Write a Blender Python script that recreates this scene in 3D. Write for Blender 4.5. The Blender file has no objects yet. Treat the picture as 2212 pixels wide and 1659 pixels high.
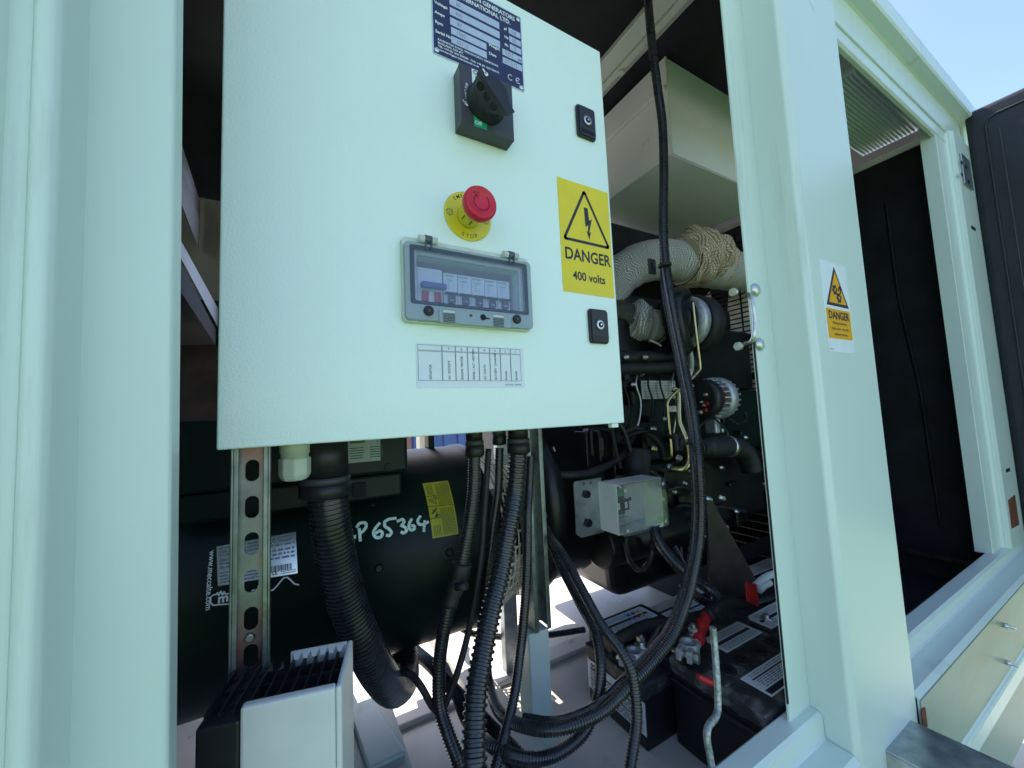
import bpy, math, random
import numpy as np
from mathutils import Vector, Matrix
R_ = math.radians
random.seed(7)
S = bpy.context.scene
C = S.collection

# ------------------------------------------------------------------ camera
FPX, CX, CY = 831.0, 1106.0, 829.5          # focal length and centre for a 2212 px wide frame
YAW, PITCH, ROLL = 0.512528649, 0.0782214909, -0.0440037729
_f = np.array([math.sin(YAW)*math.cos(PITCH), math.cos(YAW)*math.cos(PITCH), math.sin(PITCH)])
_r0 = np.array([math.cos(YAW), -math.sin(YAW), 0.0]); _u0 = np.cross(_r0, _f)
_r = _r0*math.cos(ROLL)+_u0*math.sin(ROLL); _u = -_r0*math.sin(ROLL)+_u0*math.cos(ROLL)
cam_d = bpy.data.cameras.new('camera'); cam = bpy.data.objects.new('camera', cam_d); C.objects.link(cam)
cam_d.sensor_width = 36; cam_d.lens = 36*FPX/2212; cam_d.clip_start = 0.02; cam_d.clip_end = 2000
cam.matrix_world = Matrix(((_r[0], _u[0], -_f[0], 0), (_r[1], _u[1], -_f[1], 0), (_r[2], _u[2], -_f[2], 0), (0, 0, 0, 1)))
S.camera = cam
# ------------------------------------------------------------------ sky and sun
SUN_EL, SUN_AZ = 57.0, -8.0                  # azimuth from +Y towards +X: the sun stands behind the canopy
W = bpy.data.worlds.new('World'); S.world = W; W.use_nodes = True
nt = W.node_tree; bg = nt.nodes['Background']
sky = nt.nodes.new('ShaderNodeTexSky'); sky.sky_type = 'NISHITA'; sky.sun_disc = False
sky.sun_elevation = R_(SUN_EL); sky.sun_rotation = R_(SUN_AZ); sky.air_density = 0.9; sky.dust_density = 1.6; sky.ozone_density = 2.2
nt.links.new(sky.outputs[0], bg.inputs[0]); bg.inputs[1].default_value = 0.15
sd = bpy.data.lights.new('sun', 'SUN'); sd.energy = 4.0; sd.angle = R_(0.5); sd.color = (1, .95, .87)
so = bpy.data.objects.new('sun', sd); C.objects.link(so)
sv = Vector((math.sin(R_(SUN_AZ))*math.cos(R_(SUN_EL)), math.cos(R_(SUN_AZ))*math.cos(R_(SUN_EL)), math.sin(R_(SUN_EL))))
so.rotation_euler = sv.to_track_quat('Z', 'Y').to_euler()
S.view_settings.view_transform = 'Standard'; S.view_settings.look = 'None'
S.view_settings.exposure = 1.36; S.view_settings.gamma = 1.0

# ------------------------------------------------------------------ pixel -> point on a plane of known depth
def ray(x, y): return _f*FPX+_r*(x-CX)-_u*(y-CY)
def at(x, y, Y): d = ray(x, y); return d*(Y/d[1])
def atX(x, y, X): d = ray(x, y); return d*(X/d[0])
def atZ(x, y, Z): d = ray(x, y); return d*(Z/d[2])

# ------------------------------------------------------------------ materials
def rgb(h): return tuple(h)+(1,) if len(h) == 3 else h
def mat(name, col, rough=.5, metal=0, noise=None, bump=None, spec=.5, coat=0, emis=None, trans=0, alpha=1, ior=1.45, grime=None, streak=None, aniso=None):
    """noise=(scale, amount) colour variation; bump=(scale, strength, dist); grime=(colour, scale, threshold)"""
    m = bpy.data.materials.new(name); m.use_nodes = True; t = m.node_tree; N = t.nodes; L = t.links
    b = N['Principled BSDF']
    b.inputs['Base Color'].default_value = rgb(col); b.inputs['Roughness'].default_value = rough
    b.inputs['Metallic'].default_value = metal; b.inputs['Specular IOR Level'].default_value = spec
    b.inputs['Coat Weight'].default_value = coat; b.inputs['IOR'].default_value = ior
    b.inputs['Transmission Weight'].default_value = trans; b.inputs['Alpha'].default_value = alpha
    tc = N.new('ShaderNodeTexCoord'); geo = N.new('ShaderNodeNewGeometry')
    src = geo.outputs['Position']; cur = None
    if noise:
        n = N.new('ShaderNodeTexNoise'); n.inputs['Scale'].default_value = noise[0]; n.inputs['Detail'].default_value = 6; L.new(src, n.inputs['Vector'])
        cr = N.new('ShaderNodeValToRGB'); cr.color_ramp.elements[0].position = .3; cr.color_ramp.elements[1].position = .7
        a = noise[1]
        cr.color_ramp.elements[0].color = tuple(max(0, c*(1-a)) for c in col[:3])+(1,); cr.color_ramp.elements[1].color = tuple(min(1, c*(1+a)) for c in col[:3])+(1,)
        L.new(n.outputs[0], cr.inputs[0]); cur = cr.outputs[0]
        mr = N.new('ShaderNodeMapRange'); mr.inputs[3].default_value = max(0, rough*.85); mr.inputs[4].default_value = min(1, rough*1.2)
        L.new(n.outputs[0], mr.inputs[0]); L.new(mr.outputs[0], b.inputs['Roughness'])
    if grime:
        gcol, gs, th = grime[:3]; vec = src
        if len(grime) > 3:
            mp = N.new('ShaderNodeMapping'); mp.inputs['Scale'].default_value = grime[3]; L.new(src, mp.inputs[0]); vec = mp.outputs[0]
        n = N.new('ShaderNodeTexNoise'); n.inputs['Scale'].default_value = gs; n.inputs['Detail'].default_value = 9; n.inputs['Roughness'].default_value = .65; L.new(vec, n.inputs['Vector'])
        cr = N.new('ShaderNodeValToRGB'); cr.color_ramp.elements[0].position = th; cr.color_ramp.elements[1].position = min(1, th+.1)
        L.new(n.outputs[0], cr.inputs[0])
        mx = N.new('ShaderNodeMixRGB'); mx.inputs[1].default_value = rgb(col); mx.inputs[2].default_value = rgb(gcol)
        if cur: L.new(cur, mx.inputs[1])
        ml = N.new('ShaderNodeMath'); ml.operation = 'MULTIPLY'; ml.inputs[1].default_value = grime[4] if len(grime) > 4 else .7
        L.new(cr.outputs[0], ml.inputs[0]); L.new(ml.outputs[0], mx.inputs[0]); cur = mx.outputs[0]
    if cur: L.new(cur, b.inputs['Base Color'])
    if bump:
        n = N.new('ShaderNodeTexNoise'); n.inputs['Scale'].default_value = bump[0]; n.inputs['Detail'].default_value = 2; L.new(src, n.inputs['Vector'])
        bp = N.new('ShaderNodeBump'); bp.inputs['Strength'].default_value = bump[1]; bp.inputs['Distance'].default_value = bump[2]
        L.new(n.outputs[0], bp.inputs['Height']); L.new(bp.outputs[0], b.inputs['Normal'])
    return m
def weave(name, col, dark, su=150, sv_=170):
    m = mat(name, col, .75)
    t = m.node_tree; N = t.nodes; L = t.links; b = N['Principled BSDF']
    uv = N.new('ShaderNodeUVMap')
    mp = N.new('ShaderNodeMapping'); mp.inputs['Scale'].default_value = (su, sv_, 1); L.new(uv.outputs[0], mp.inputs[0])
    nz = N.new('ShaderNodeTexNoise'); nz.inputs['Scale'].default_value = .08; nz.inputs['Detail'].default_value = 3; L.new(mp.outputs[0], nz.inputs['Vector'])
    ad = N.new('ShaderNodeVectorMath'); ad.operation = 'MULTIPLY_ADD'; ad.inputs[1].default_value = (9, 9, 0); L.new(nz.outputs['Color'], ad.inputs[0]); L.new(mp.outputs[0], ad.inputs[2])
    w1 = N.new('ShaderNodeTexWave'); w1.bands_direction = 'X'; w1.inputs['Scale'].default_value = .314; L.new(ad.outputs[0], w1.inputs['Vector'])
    w2 = N.new('ShaderNodeTexWave'); w2.bands_direction = 'Y'; w2.inputs['Scale'].default_value = .314; L.new(ad.outputs[0], w2.inputs['Vector'])
    ml = N.new('ShaderNodeMath'); ml.operation = 'MULTIPLY'; L.new(w1.outputs[1], ml.inputs[0])
    pw = N.new('ShaderNodeMath'); pw.operation = 'POWER'; pw.inputs[1].default_value = .4; L.new(w2.outputs[1], pw.inputs[0]); L.new(pw.outputs[0], ml.inputs[1])
    n2 = N.new('ShaderNodeTexNoise'); n2.inputs['Scale'].default_value = 14; L.new(N.new('ShaderNodeNewGeometry').outputs['Position'], n2.inputs['Vector'])
    cr = N.new('ShaderNodeMixRGB'); cr.inputs[1].default_value = rgb(dark); cr.inputs[2].default_value = rgb(col); L.new(ml.outputs[0], cr.inputs[0])
    c2 = N.new('ShaderNodeMixRGB'); c2.blend_type = 'MULTIPLY'; c2.inputs[0].default_value = .25; L.new(cr.outputs[0], c2.inputs[1]); L.new(n2.outputs[0], c2.inputs[2])
    L.new(c2.outputs[0], b.inputs['Base Color'])
    bp = N.new('ShaderNodeBump'); bp.inputs['Strength'].default_value = .8; bp.inputs['Distance'].default_value = .002; L.new(ml.outputs[0], bp.inputs['Height']); L.new(bp.outputs[0], b.inputs['Normal'])
    return m
PC = (.64, .745, .675)
M = {}
M['paint'] = mat('pale_green_paint', PC, .3, bump=(900, .12, .0006), noise=(3, .03), grime=((.25, .26, .20), 11, .60, (1, 1, .10), .30))
M['paint_in'] = mat('inner_grey_paint', (.54, .55, .50), .38, noise=(5, .06), bump=(300, .1, .0006), grime=((.2, .18, .14), 12, .62))
M['cab'] = mat('textured_cabinet_paint', (.80, .92, .835), .30, coat=.30, bump=(330, .65, .0009), noise=(2.5, .02), grime=((.3, .32, .28), 45, .77, (1, 1, 1), .5))
M['floor'] = mat('tray_floor_paint', (.60, .56, .51), .28, noise=(6, .08), bump=(120, .08, .0008), grime=((.16, .13, .10), 22, .64))
M['foam'] = mat('black_acoustic_foam', (.012, .013, .016), .62, noise=(9, .4), bump=(420, .5, .002), spec=.3)
M['vinyl'] = mat('black_vinyl_lining', (.014, .016, .020), .42, noise=(14, .3), bump=(260, .35, .0012), spec=.45)
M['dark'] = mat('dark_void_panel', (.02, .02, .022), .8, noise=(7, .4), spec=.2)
M['rusty'] = mat('rusty_brown_panel', (.055, .038, .030), .75, noise=(12, .5), grime=((.32, .24, .20), 70, .70))
M['bplast'] = mat('black_plastic', (.018, .019, .021), .38, bump=(500, .15, .0005), noise=(20, .25))
M['gplast'] = mat('charcoal_plastic', (.055, .058, .066), .42, bump=(600, .2, .0005), noise=(30, .1))
M['conduit'] = mat('black_conduit', (.022, .024, .027), .27, spec=.75, noise=(40, .3))
M['battop'] = mat('dusty_battery_lid', (.035, .036, .038), .42, noise=(30, .3), bump=(200, .2, .0005), grime=((.20, .19, .17), 30, .52))
M['rubber'] = mat('black_rubber', (.016, .016, .017), .55, noise=(25, .3), bump=(200, .2, .0006))
M['galv'] = mat('galvanised_steel', (.40, .44, .45), .36, .85, noise=(38, .25), bump=(60, .06, .0006), grime=((.2, .2, .19), 25, .6))
M['galvdull'] = mat('dull_strut_zinc', (.24, .28, .27), .38, .8, noise=(38, .3), grime=((.12, .12, .11), 25, .55))
M['zinc'] = mat('zinc_bolt', (.55, .58, .55), .3, .9, noise=(120, .2))
M['bright'] = mat('bright_aluminium', (.70, .71, .70), .3, .8, noise=(60, .15))
M['cast'] = mat('cast_aluminium', (.50, .52, .54), .42, .6, noise=(90, .2), bump=(500, .3, .0005))
M['gold'] = mat('passivated_yellow_steel', (.62, .52, .26), .25, .95, noise=(50, .15))
M['sill_shade'] = mat('shaded_sill_paint', (.30, .365, .30), .38, spec=.4, noise=(5, .08), grime=((.29, .26, .18), 5, .54, (.3, 1, 1.6), .5))  # dim light and tan ground reflection put into the sill colour
M['ductpaint'] = mat('duct_grey_paint', (.70, .70, .68), .36, noise=(4, .05), grime=((.25, .24, .2), 12, .66))
M['dgreen'] = mat('dark_green_machine_paint', (.004, .012, .010), .36, bump=(260, .22, .0008), noise=(7, .2), spec=.24)
M['black_paint'] = mat('black_engine_paint', (.008, .009, .009), .3, bump=(120, .25, .001), noise=(14, .4), spec=.4)
M['bracket_black'] = mat('worn_black_steel', (.04, .032, .028), .45, .2, noise=(16, .4), grime=((.005, .005, .005), 60, .68))
M['silver_plate'] = mat('silver_label', (.62, .64, .62), .25, .75, noise=(30, .06))
M['white_label'] = mat('white_label', (.74, .80, .82), .4, noise=(40, .03))
M['navy'] = mat('navy_enamel', (.022, .028, .085), .3, noise=(60, .1))
M['field'] = mat('brushed_field', (.60, .64, .68), .35, .5, noise=(200, .05))
M['ink'] = mat('black_ink', (.02, .022, .035), .5)
M['ink_grey'] = mat('grey_ink', (.20, .24, .30), .5)
M['stamp'] = mat('stamped_digits', (.22, .22, .25), .5)
M['white'] = mat('white_print', (.8, .82, .84), .45)
M['yellow'] = mat('yellow_vinyl', (.80, .62, .015), .32, noise=(30, .04))
M['amber'] = mat('amber_vinyl', (.80, .40, .010), .35)
M['yplast'] = mat('yellow_plastic', (.72, .60, .03), .33, noise=(60, .05))
M['ydull'] = mat('faded_yellow_label', (.45, .42, .03), .35, noise=(30, .1))
M['red'] = mat('red_plastic', (.62, .016, .04), .38, bump=(700, .15, .0004))
M['redrub'] = mat('red_heatshrink', (.42, .012, .02), .45, noise=(60, .25))
M['greenp'] = mat('green_print', (.01, .36, .20), .4)
M['ivory'] = mat('ivory_plastic', (.60, .66, .56), .4, noise=(50, .08), grime=((.15, .13, .09), 40, .66))
M['abox'] = mat('light_grey_abs', (.68, .69, .66), .42, noise=(20, .05), bump=(500, .1, .0004))
M['bluep'] = mat('blue_lever', (.09, .12, .34), .35)
M['chalk'] = mat('paint_marker', (.55, .72, .66), .7, noise=(300, .3))
M['rod'] = mat('threaded_rod_zinc', (.34, .37, .36), .45, .7, noise=(200, .5))
M['pcb'] = mat('green_circuit_board', (.01, .12, .06), .4, noise=(90, .4))
M['cream'] = mat('cream_paint', (.60, .56, .44), .5, noise=(8, .08))
M['tanblade'] = mat('dusty_tan_blade', (.66, .60, .48), .6, noise=(25, .2))
M['cblue'] = mat('blue_container_paint', (.05, .10, .27), .5, noise=(3, .1))
M['redbrown'] = mat('red_oxide', (.20, .10, .09), .6, noise=(12, .2))
M['rust'] = mat('rust', (.15, .045, .022), .8, noise=(60, .5))
M['copper'] = mat('copper_winding', (.35, .07, .04), .4, .5, noise=(80, .4))
M['wrap'] = weave('silver_heat_wrap', (.92, .90, .82), (.26, .25, .22))
M['wraptan'] = weave('tan_heat_wrap', (.92, .80, .60), (.28, .19, .10))
M['grass'] = mat('grass', (.085, .18, .045), .9, noise=(1.7, .5), bump=(30, .8, .05), spec=.2)
M['concrete'] = mat('concrete_yard', (.50, .485, .44), .85, noise=(2.2, .18), bump=(60, .3, .01), spec=.2)
def glass(name, col, rough, mixf, tint=(1, 1, 1)):
    m = bpy.data.materials.new(name); m.use_nodes = True; t = m.node_tree; N = t.nodes; L = t.links
    for n in list(N):
        if n.type != 'OUTPUT_MATERIAL': N.remove(n)
    out = [n for n in N if n.type == 'OUTPUT_MATERIAL'][0]
    tr = N.new('ShaderNodeBsdfTransparent'); tr.inputs[0].default_value = rgb(tint)
    gl = N.new('ShaderNodeBsdfGlossy'); gl.inputs['Roughness'].default_value = rough
    df = N.new('ShaderNodeBsdfDiffuse'); df.inputs[0].default_value = rgb(col)
    m1 = N.new('ShaderNodeMixShader'); m1.inputs[0].default_value = mixf; L.new(tr.outputs[0], m1.inputs[1]); L.new(df.outputs[0], m1.inputs[2])
    fr = N.new('ShaderNodeFresnel'); ge = N.new('ShaderNodeNewGeometry'); mr = N.new('ShaderNodeMapRange'); mr.inputs[3].default_value = 1.5; mr.inputs[4].default_value = 1/1.5; L.new(ge.outputs['Backfacing'], mr.inputs[0]); L.new(mr.outputs[0], fr.inputs[0])
    m2 = N.new('ShaderNodeMixShader'); L.new(fr.outputs[0], m2.inputs[0]); L.new(m1.outputs[0], m2.inputs[1]); L.new(gl.outputs[0], m2.inputs[2])
    L.new(m2.outputs[0], out.inputs[0]); return m
M['smoke'] = glass('smoked_polycarbonate', (.42, .45, .54), .05, .09, (.90, .92, .98))
M['smoked'] = glass('smoked_rim', (.10, .12, .15), .15, .6, (.5, .53, .6))
M['clear'] = glass('clear_polycarbonate', (.7, .72, .7), .04, .05, (.97, .98, .97))
M['lensrib'] = mat('frosted_rib_plastic', (.80, .86, .82), .12, spec=.8, coat=.6)
M['rimlight'] = glass('pale_lid_plastic', (.42, .50, .54), .12, .62, (.8, .84, .88))
M['lens'] = glass('ribbed_lens', (.88, .92, .86), .08, .75, (.9, .94, .9))

# ------------------------------------------------------------------ mesh builder
class MB:
    def __init__(s): s.v = []; s.f = []; s.s = []; s.uv = None
    def add(s, V, F, smooth=False):
        b = len(s.v); s.v += [tuple(map(float, p)) for p in V]; s.f += [tuple(b+i for i in q) for q in F]
        s.s += [smooth]*len(F)
        return s
    def box(s, x0, x1, y0, y1, z0, z1):
        return s.hexa([(x0, y0, z0), (x1, y0, z0), (x1, y1, z0), (x0, y1, z0), (x0, y0, z1), (x1, y0, z1), (x1, y1, z1), (x0, y1, z1)])
    def hexa(s, P): return s.add(P, [(0, 3, 2, 1), (4, 5, 6, 7), (0, 1, 5, 4), (1, 2, 6, 5), (2, 3, 7, 6), (3, 0, 4, 7)])
    def prism(s, poly, fn, h0, h1, smooth=False):
        n = len(poly); V = [fn(x, y, h0) for x, y in poly]+[fn(x, y, h1) for x, y in poly]
        b = len(s.v)
        s.add(V, [tuple(range(n-1, -1, -1)), tuple(range(n, 2*n))]); s.add([], [])
        for i in range(n):
            j = (i+1) % n; s.f.append((b+i, b+j, b+n+j, b+n+i)); s.s.append(smooth)
        return s
    def lathe(s, o, ax, prof, n=24, smooth=True, ang0=0, caps=True):
        o = np.array(o, float); ax = np.array(ax, float); ax /= np.linalg.norm(ax)
        t = np.array([0, 0, 1.]) if abs(ax[2]) < .9 else np.array([1., 0, 0])
        a = np.cross(t, ax); a /= np.linalg.norm(a); b = np.cross(ax, a); V = []
        for r, h in prof:
            for i in range(n):
                w = ang0+2*math.pi*i/n; V.append(o+ax*h+(a*math.cos(w)+b*math.sin(w))*r)
        F = [(k*n+i, k*n+(i+1) % n, (k+1)*n+(i+1) % n, (k+1)*n+i) for k in range(len(prof)-1) for i in range(n)]
        s.add(V, F, smooth)
        if caps:
            b0 = len(s.v)-len(V); s.f.append(tuple(b0+i for i in range(n-1, -1, -1))); s.s.append(False)
            s.f.append(tuple(b0+(len(prof)-1)*n+i for i in range(n))); s.s.append(False)
        return s
    def cyl(s, p0, p1, r, n=16, r1=None, ang0=0, smooth=True):
        p0 = np.array(p0, float); p1 = np.array(p1, float); L = np.linalg.norm(p1-p0)
        return s.lathe(p0, p1-p0, [(r, 0), (r if r1 is None else r1, L)], n, smooth, ang0)
    def tube(s, P, rad, n=12, caps=True, uv=False, wob=0):
        P = np.array(P, float); m = len(P); rad = np.broadcast_to(np.array(rad, float), (m,))
        T = np.gradient(P, axis=0); T /= np.linalg.norm(T, axis=1)[:, None]+1e-12
        t = np.array([0, 0, 1.]) if abs(T[0][2]) < .9 else np.array([1., 0, 0])
        a = np.cross(t, T[0]); a /= np.linalg.norm(a); V = np.zeros((m, n, 3)); w = np.arange(n)*2*math.pi/n
        for i in range(m):
            a = a-T[i]*(a@T[i]); a /= np.linalg.norm(a); b = np.cross(T[i], a)
            rr = rad[i]*(1+wob*np.sin(w*3+i*.35)*np.cos(i*.21)+wob*.6*np.sin(w*5-i*.5))
            V[i] = P[i]+rr[:, None]*(np.cos(w)[:, None]*a+np.sin(w)[:, None]*b)
        F = [(k*n+i, k*n+(i+1) % n, (k+1)*n+(i+1) % n, (k+1)*n+i) for k in range(m-1) for i in range(n)]
        b0 = len(s.v); s.add(V.reshape(-1, 3), F, True)
        if uv:
            L = np.concatenate([[0], np.cumsum(np.linalg.norm(np.diff(P, axis=0), axis=1))]); s.uv = []
            for k in range(m-1):
                for i in range(n):
                    s.uv.append([(L[k], i/n*.45), (L[k], (i+1)/n*.45), (L[k+1], (i+1)/n*.45), (L[k+1], i/n*.45)])
        if caps:
            s.f.append(tuple(b0+i for i in range(n-1, -1, -1))); s.s.append(False); s.f.append(tuple(b0+(m-1)*n+i for i in range(n))); s.s.append(False)
            if uv: s.uv += [[(0, 0)]*n, [(0, 0)]*n]
        return s
    def stroke(s, pts, w, fn, h=.0006, closed=False):
        pts = [np.array(p, float) for p in pts]
        if closed: pts = pts+[pts[0]]
        for p, q in zip(pts[:-1], pts[1:]):
            d = q-p; L = np.linalg.norm(d)
            if L < 1e-9: continue
            d /= L; nrm = np.array([-d[1], d[0]])*w/2; e = d*w*.35
            s.add([fn(*(p-e-nrm), h), fn(*(q+e-nrm), h), fn(*(q+e+nrm), h), fn(*(p-e+nrm), h)], [(0, 1, 2, 3)])
        return s
    def build(s, name, m, parent=None, bevel=0, base=None, seg=2, solid=0):
        me = bpy.data.meshes.new(name)
        V = np.array(s.v, float)
        if parent is not None: off = root_loc[parent.name]
        else:
            mn, mx = V.min(0), V.max(0); off = base if base is not None else ((mn[0]+mx[0])/2, (mn[1]+mx[1])/2, mn[2])
        V = V-np.array(off)
        me.from_pydata([tuple(v) for v in V], [], s.f); me.polygons.foreach_set('use_smooth', s.s)
        if s.uv and len(s.uv) == len(s.f):
            ul = me.uv_layers.new(name='UVMap'); ul.data.foreach_set('uv', [c for q in s.uv for p in q for c in p])
        me.update(); me.materials.append(M[m] if isinstance(m, str) else m)
        o = bpy.data.objects.new(name, me); C.objects.link(o)
        if parent is not None: o.parent = parent
        else: o.location = off
        root_loc[o.name] = off
        if bevel:
            b = o.modifiers.new('bevel', 'BEVEL'); b.width = bevel; b.segments = seg; b.limit_method = 'ANGLE'; b.angle_limit = R_(38); b.harden_normals = False
        if solid:
            b = o.modifiers.new('solid', 'SOLIDIFY'); b.thickness = solid
        return o
root_loc = {}
def thing(name, label, cat, loc, group=None):
    o = bpy.data.objects.new(name, None); C.objects.link(o); o.location = tuple(map(float, loc)); o.empty_display_size = .02
    root_loc[o.name] = tuple(map(float, loc)); o['label'] = label; o['category'] = cat
    if group: o['group'] = group
    return o
def tag(o, label=None, cat=None, group=None, kind=None):
    if label: o['label'] = label
    if cat: o['category'] = cat
    if group: o['group'] = group
    if kind: o['kind'] = kind
    return o
def clone(o, delta, parent=None):
    c = o.copy(); C.objects.link(c); c.location = Vector(o.location)+Vector(tuple(map(float, delta)))
    if parent is not None: c.parent = parent
    root_loc[c.name] = root_loc[o.name]
    return c
def clone_tree(o, delta):
    r = clone(o, delta); root_loc[r.name] = tuple(np.array(root_loc[o.name])+np.array(delta))
    for ch in list(o.children):
        k = ch.copy(); C.objects.link(k); k.parent = r; root_loc[k.name] = root_loc[r.name]
        for g in list(ch.children): q = g.copy(); C.objects.link(q); q.parent = k
    return r
def text(mb, s, cap, fn, x, y, rot=0, align='LEFT', bold=0, sx=1.0, h=.0008):
    cu = bpy.data.curves.new('t', 'FONT'); cu.body = s; cu.size = 1; cu.offset = bold; cu.align_x = align; cu.resolution_u = 3
    ob = bpy.data.objects.new('t', cu); C.objects.link(ob)
    me = ob.to_mesh(); k = cap/.69; ca, sa = math.cos(rot), math.sin(rot)
    V = []
    for v in me.vertices:
        a, b = v.co.x*k*sx, v.co.y*k; V.append(fn(x+a*ca-b*sa, y+a*sa+b*ca, h))
    mb.add(V, [tuple(p.vertices) for p in me.polygons]); ob.to_mesh_clear(); bpy.data.objects.remove(ob); bpy.data.curves.remove(cu)
    return mb
def catmull(P, step=.004):
    P = [np.array(p, float) for p in P]; P = [2*P[0]-P[1]]+P+[2*P[-1]-P[-2]]; out = []
    for i in range(1, len(P)-2):
        for t in np.linspace(0, 1, 24, endpoint=False):
            a, b, c, d = P[i-1:i+3]
            out.append(.5*((2*b)+(-a+c)*t+(2*a-5*b+4*c-d)*t*t+(-a+3*b-3*c+d)*t**3))
    out.append(P[-2]); out = np.array(out)
    L = np.concatenate([[0], np.cumsum(np.linalg.norm(np.diff(out, axis=0), axis=1))]); s = np.arange(0, L[-1], step)
    return np.stack([np.interp(s, L, out[:, k]) for k in range(3)], 1)
def path(pts):  # (u, v, Y) -> 3-D control points
    return [at(u, v, Y) for u, v, Y in pts]
def rounded(x0, x1, y0, y1, r, n=4):
    P = []
    for cx, cy, a0 in ((x1-r, y1-r, 0), (x0+r, y1-r, 90), (x0+r, y0+r, 180), (x1-r, y0+r, 270)):
        for i in range(n+1):
            a = R_(a0+90*i/n); P.append((cx+r*math.cos(a), cy+r*math.sin(a)))
    return P

# ================================================================== GROUND AND SKY SIDE
mb = MB(); mb.box(-200, 200, -7.0, -.4, -1.72, -1.7); tag(mb.build('grass_verge', 'grass'), kind='structure')  # unseen grass, depth set for the light it bounces on the front
mb = MB(); mb.box(-200, 200, -22.0, -7.0, -1.72, -1.7); tag(mb.build('unseen_bounce_strip', 'concrete'), kind='structure')  # unseen pale strip, added to bounce sunlight onto the canopy front
mb = MB(); mb.box(-200, 200, -200, -22.0, -1.72, -1.7); tag(mb.build('grass_field', 'grass'), kind='structure')
mb = MB(); mb.box(-200, 200, -.4, 260, -1.72, -1.7); tag(mb.build('yard', 'concrete'), kind='structure')
# things seen through the canopy
cn = thing('shipping_container', 'blue shipping container standing in the yard, seen between machine and cabinet', 'container', (2.2, 6.5, -1.7))
MB().box(-.5, 5.5, 6.4, 8.8, -1.7, .9).build('body', 'cblue', cn, .02)
k = MB()
for i in range(22): k.box(-.4+i*.26, -.28+i*.26, 6.365, 6.4, -1.5, .75)
tag(k.build('corrugation', 'cblue', cn), kind='stuff')
MB().box(1.35, 1.62, 6.30, 6.364, -.32, .1).build('lock_box', 'gplast', cn, .01)
pp = at(918, 958, 3.0); MB().box(pp[0]-.055, pp[0]+.06, 2.95, 3.06, -1.7, .6).build('cream_post', 'cream', None, .008)
tag(bpy.data.objects['cream_post'], 'cream painted steel post standing in sunlight behind the generator', 'post')
pp = at(897, 958, 3.0); MB().box(pp[0]-.02, pp[0]+.02, 3.2, 3.25, -1.7, .55).build('red_post', 'redbrown', None, .004)
tag(bpy.data.objects['red_post'], 'thin red oxide pole beside the cream post', 'pole')

# ================================================================== CANOPY
FZ = -.69; YF = .38; YM = .317
can = thing('generator_canopy', 'pale green sheet steel generator canopy with its doors open', 'canopy', (1.0, .9, -1.0))
# base skid and floor
MB().box(-1.2, 3.0, .36, 1.75, -.95, -.80).build('base_frame', 'paint_in', can, .004)
MB().box(-.9, 2.6, .395, 1.66, FZ-.012, FZ).build('floor_tray', 'floor', can)
for y in (.96, 1.42): MB().box(-.9, 2.6, y-.03, y+.03, FZ, FZ+.012).build('floor_rib', 'floor', can, .004)
for p0, p1 in (((.05, .99), (.25, .52)),):
    pass
# folded post profiles extruded upwards; bottom and top heights given
def extrude_profile(name, prof, z0, z1, m, thick=.0025, lean=0, bevel=.003):
    mb = MB(); n = len(prof)
    V = [(x+lean*(z0-.3), y, z0) for x, y in prof]+[(x+lean*(z1-.3), y, z1) for x, y in prof]
    mb.add(V, [(i, i+1, n+i+1, n+i) for i in range(n-1)])
    o = mb.build(name, m, can)
    bv = o.modifiers.new('bevel', 'BEVEL'); bv.width = bevel; bv.segments = 3; bv.limit_method = 'ANGLE'; bv.angle_limit = R_(15)
    s = o.modifiers.new('solid', 'SOLIDIFY'); s.thickness = thick; s.offset = -1
    return o
# centre post: rebate flange, step towards the viewer, broad face, return
cp = extrude_profile('post_flange', [(.714, YF+.004), (.714, YF), (.7808, YF)], -.532, 1.10, 'paint', bevel=.002)
cp = extrude_profile('centre_post', [(.781, YF+.002), (.781, YM+.006), (.795, YM), (1.032, YM), (1.036, YM+.004), (1.036, .44)], -.95, 1.10, 'paint', bevel=.005)
k = MB(); k.tube([(.713, YF-.001, -.5325), (.7800, YF-.001, -.5325)], .0012, 6); k.tube([(.7798, YF-.002, -.60), (.7798, YF-.002, -.533)], .0012, 6); k.build('seam_gap', 'dark', can)
MB().box(.7118, .7145, .3790, .3815, -.50, .12).build('rubber_edge_strip', 'rubber', can)
# left post / open door edge, folded
lean = -.0113
lp = extrude_profile('left_post', [(-.0875, .40), (-.0875, .38), (-.1362, .38), (-.1370, .345), (-.1390, .3425), (-.1440, .3425), (-.1455, .345), (-.1465, .354), (-.1482, .354), (-.1490, .346), (-.1600, .346), (-.1620, .336), (-.42, .336), (-.42, .5)], -.7, 1.1, 'paint', lean=lean, bevel=.0018)
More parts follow.
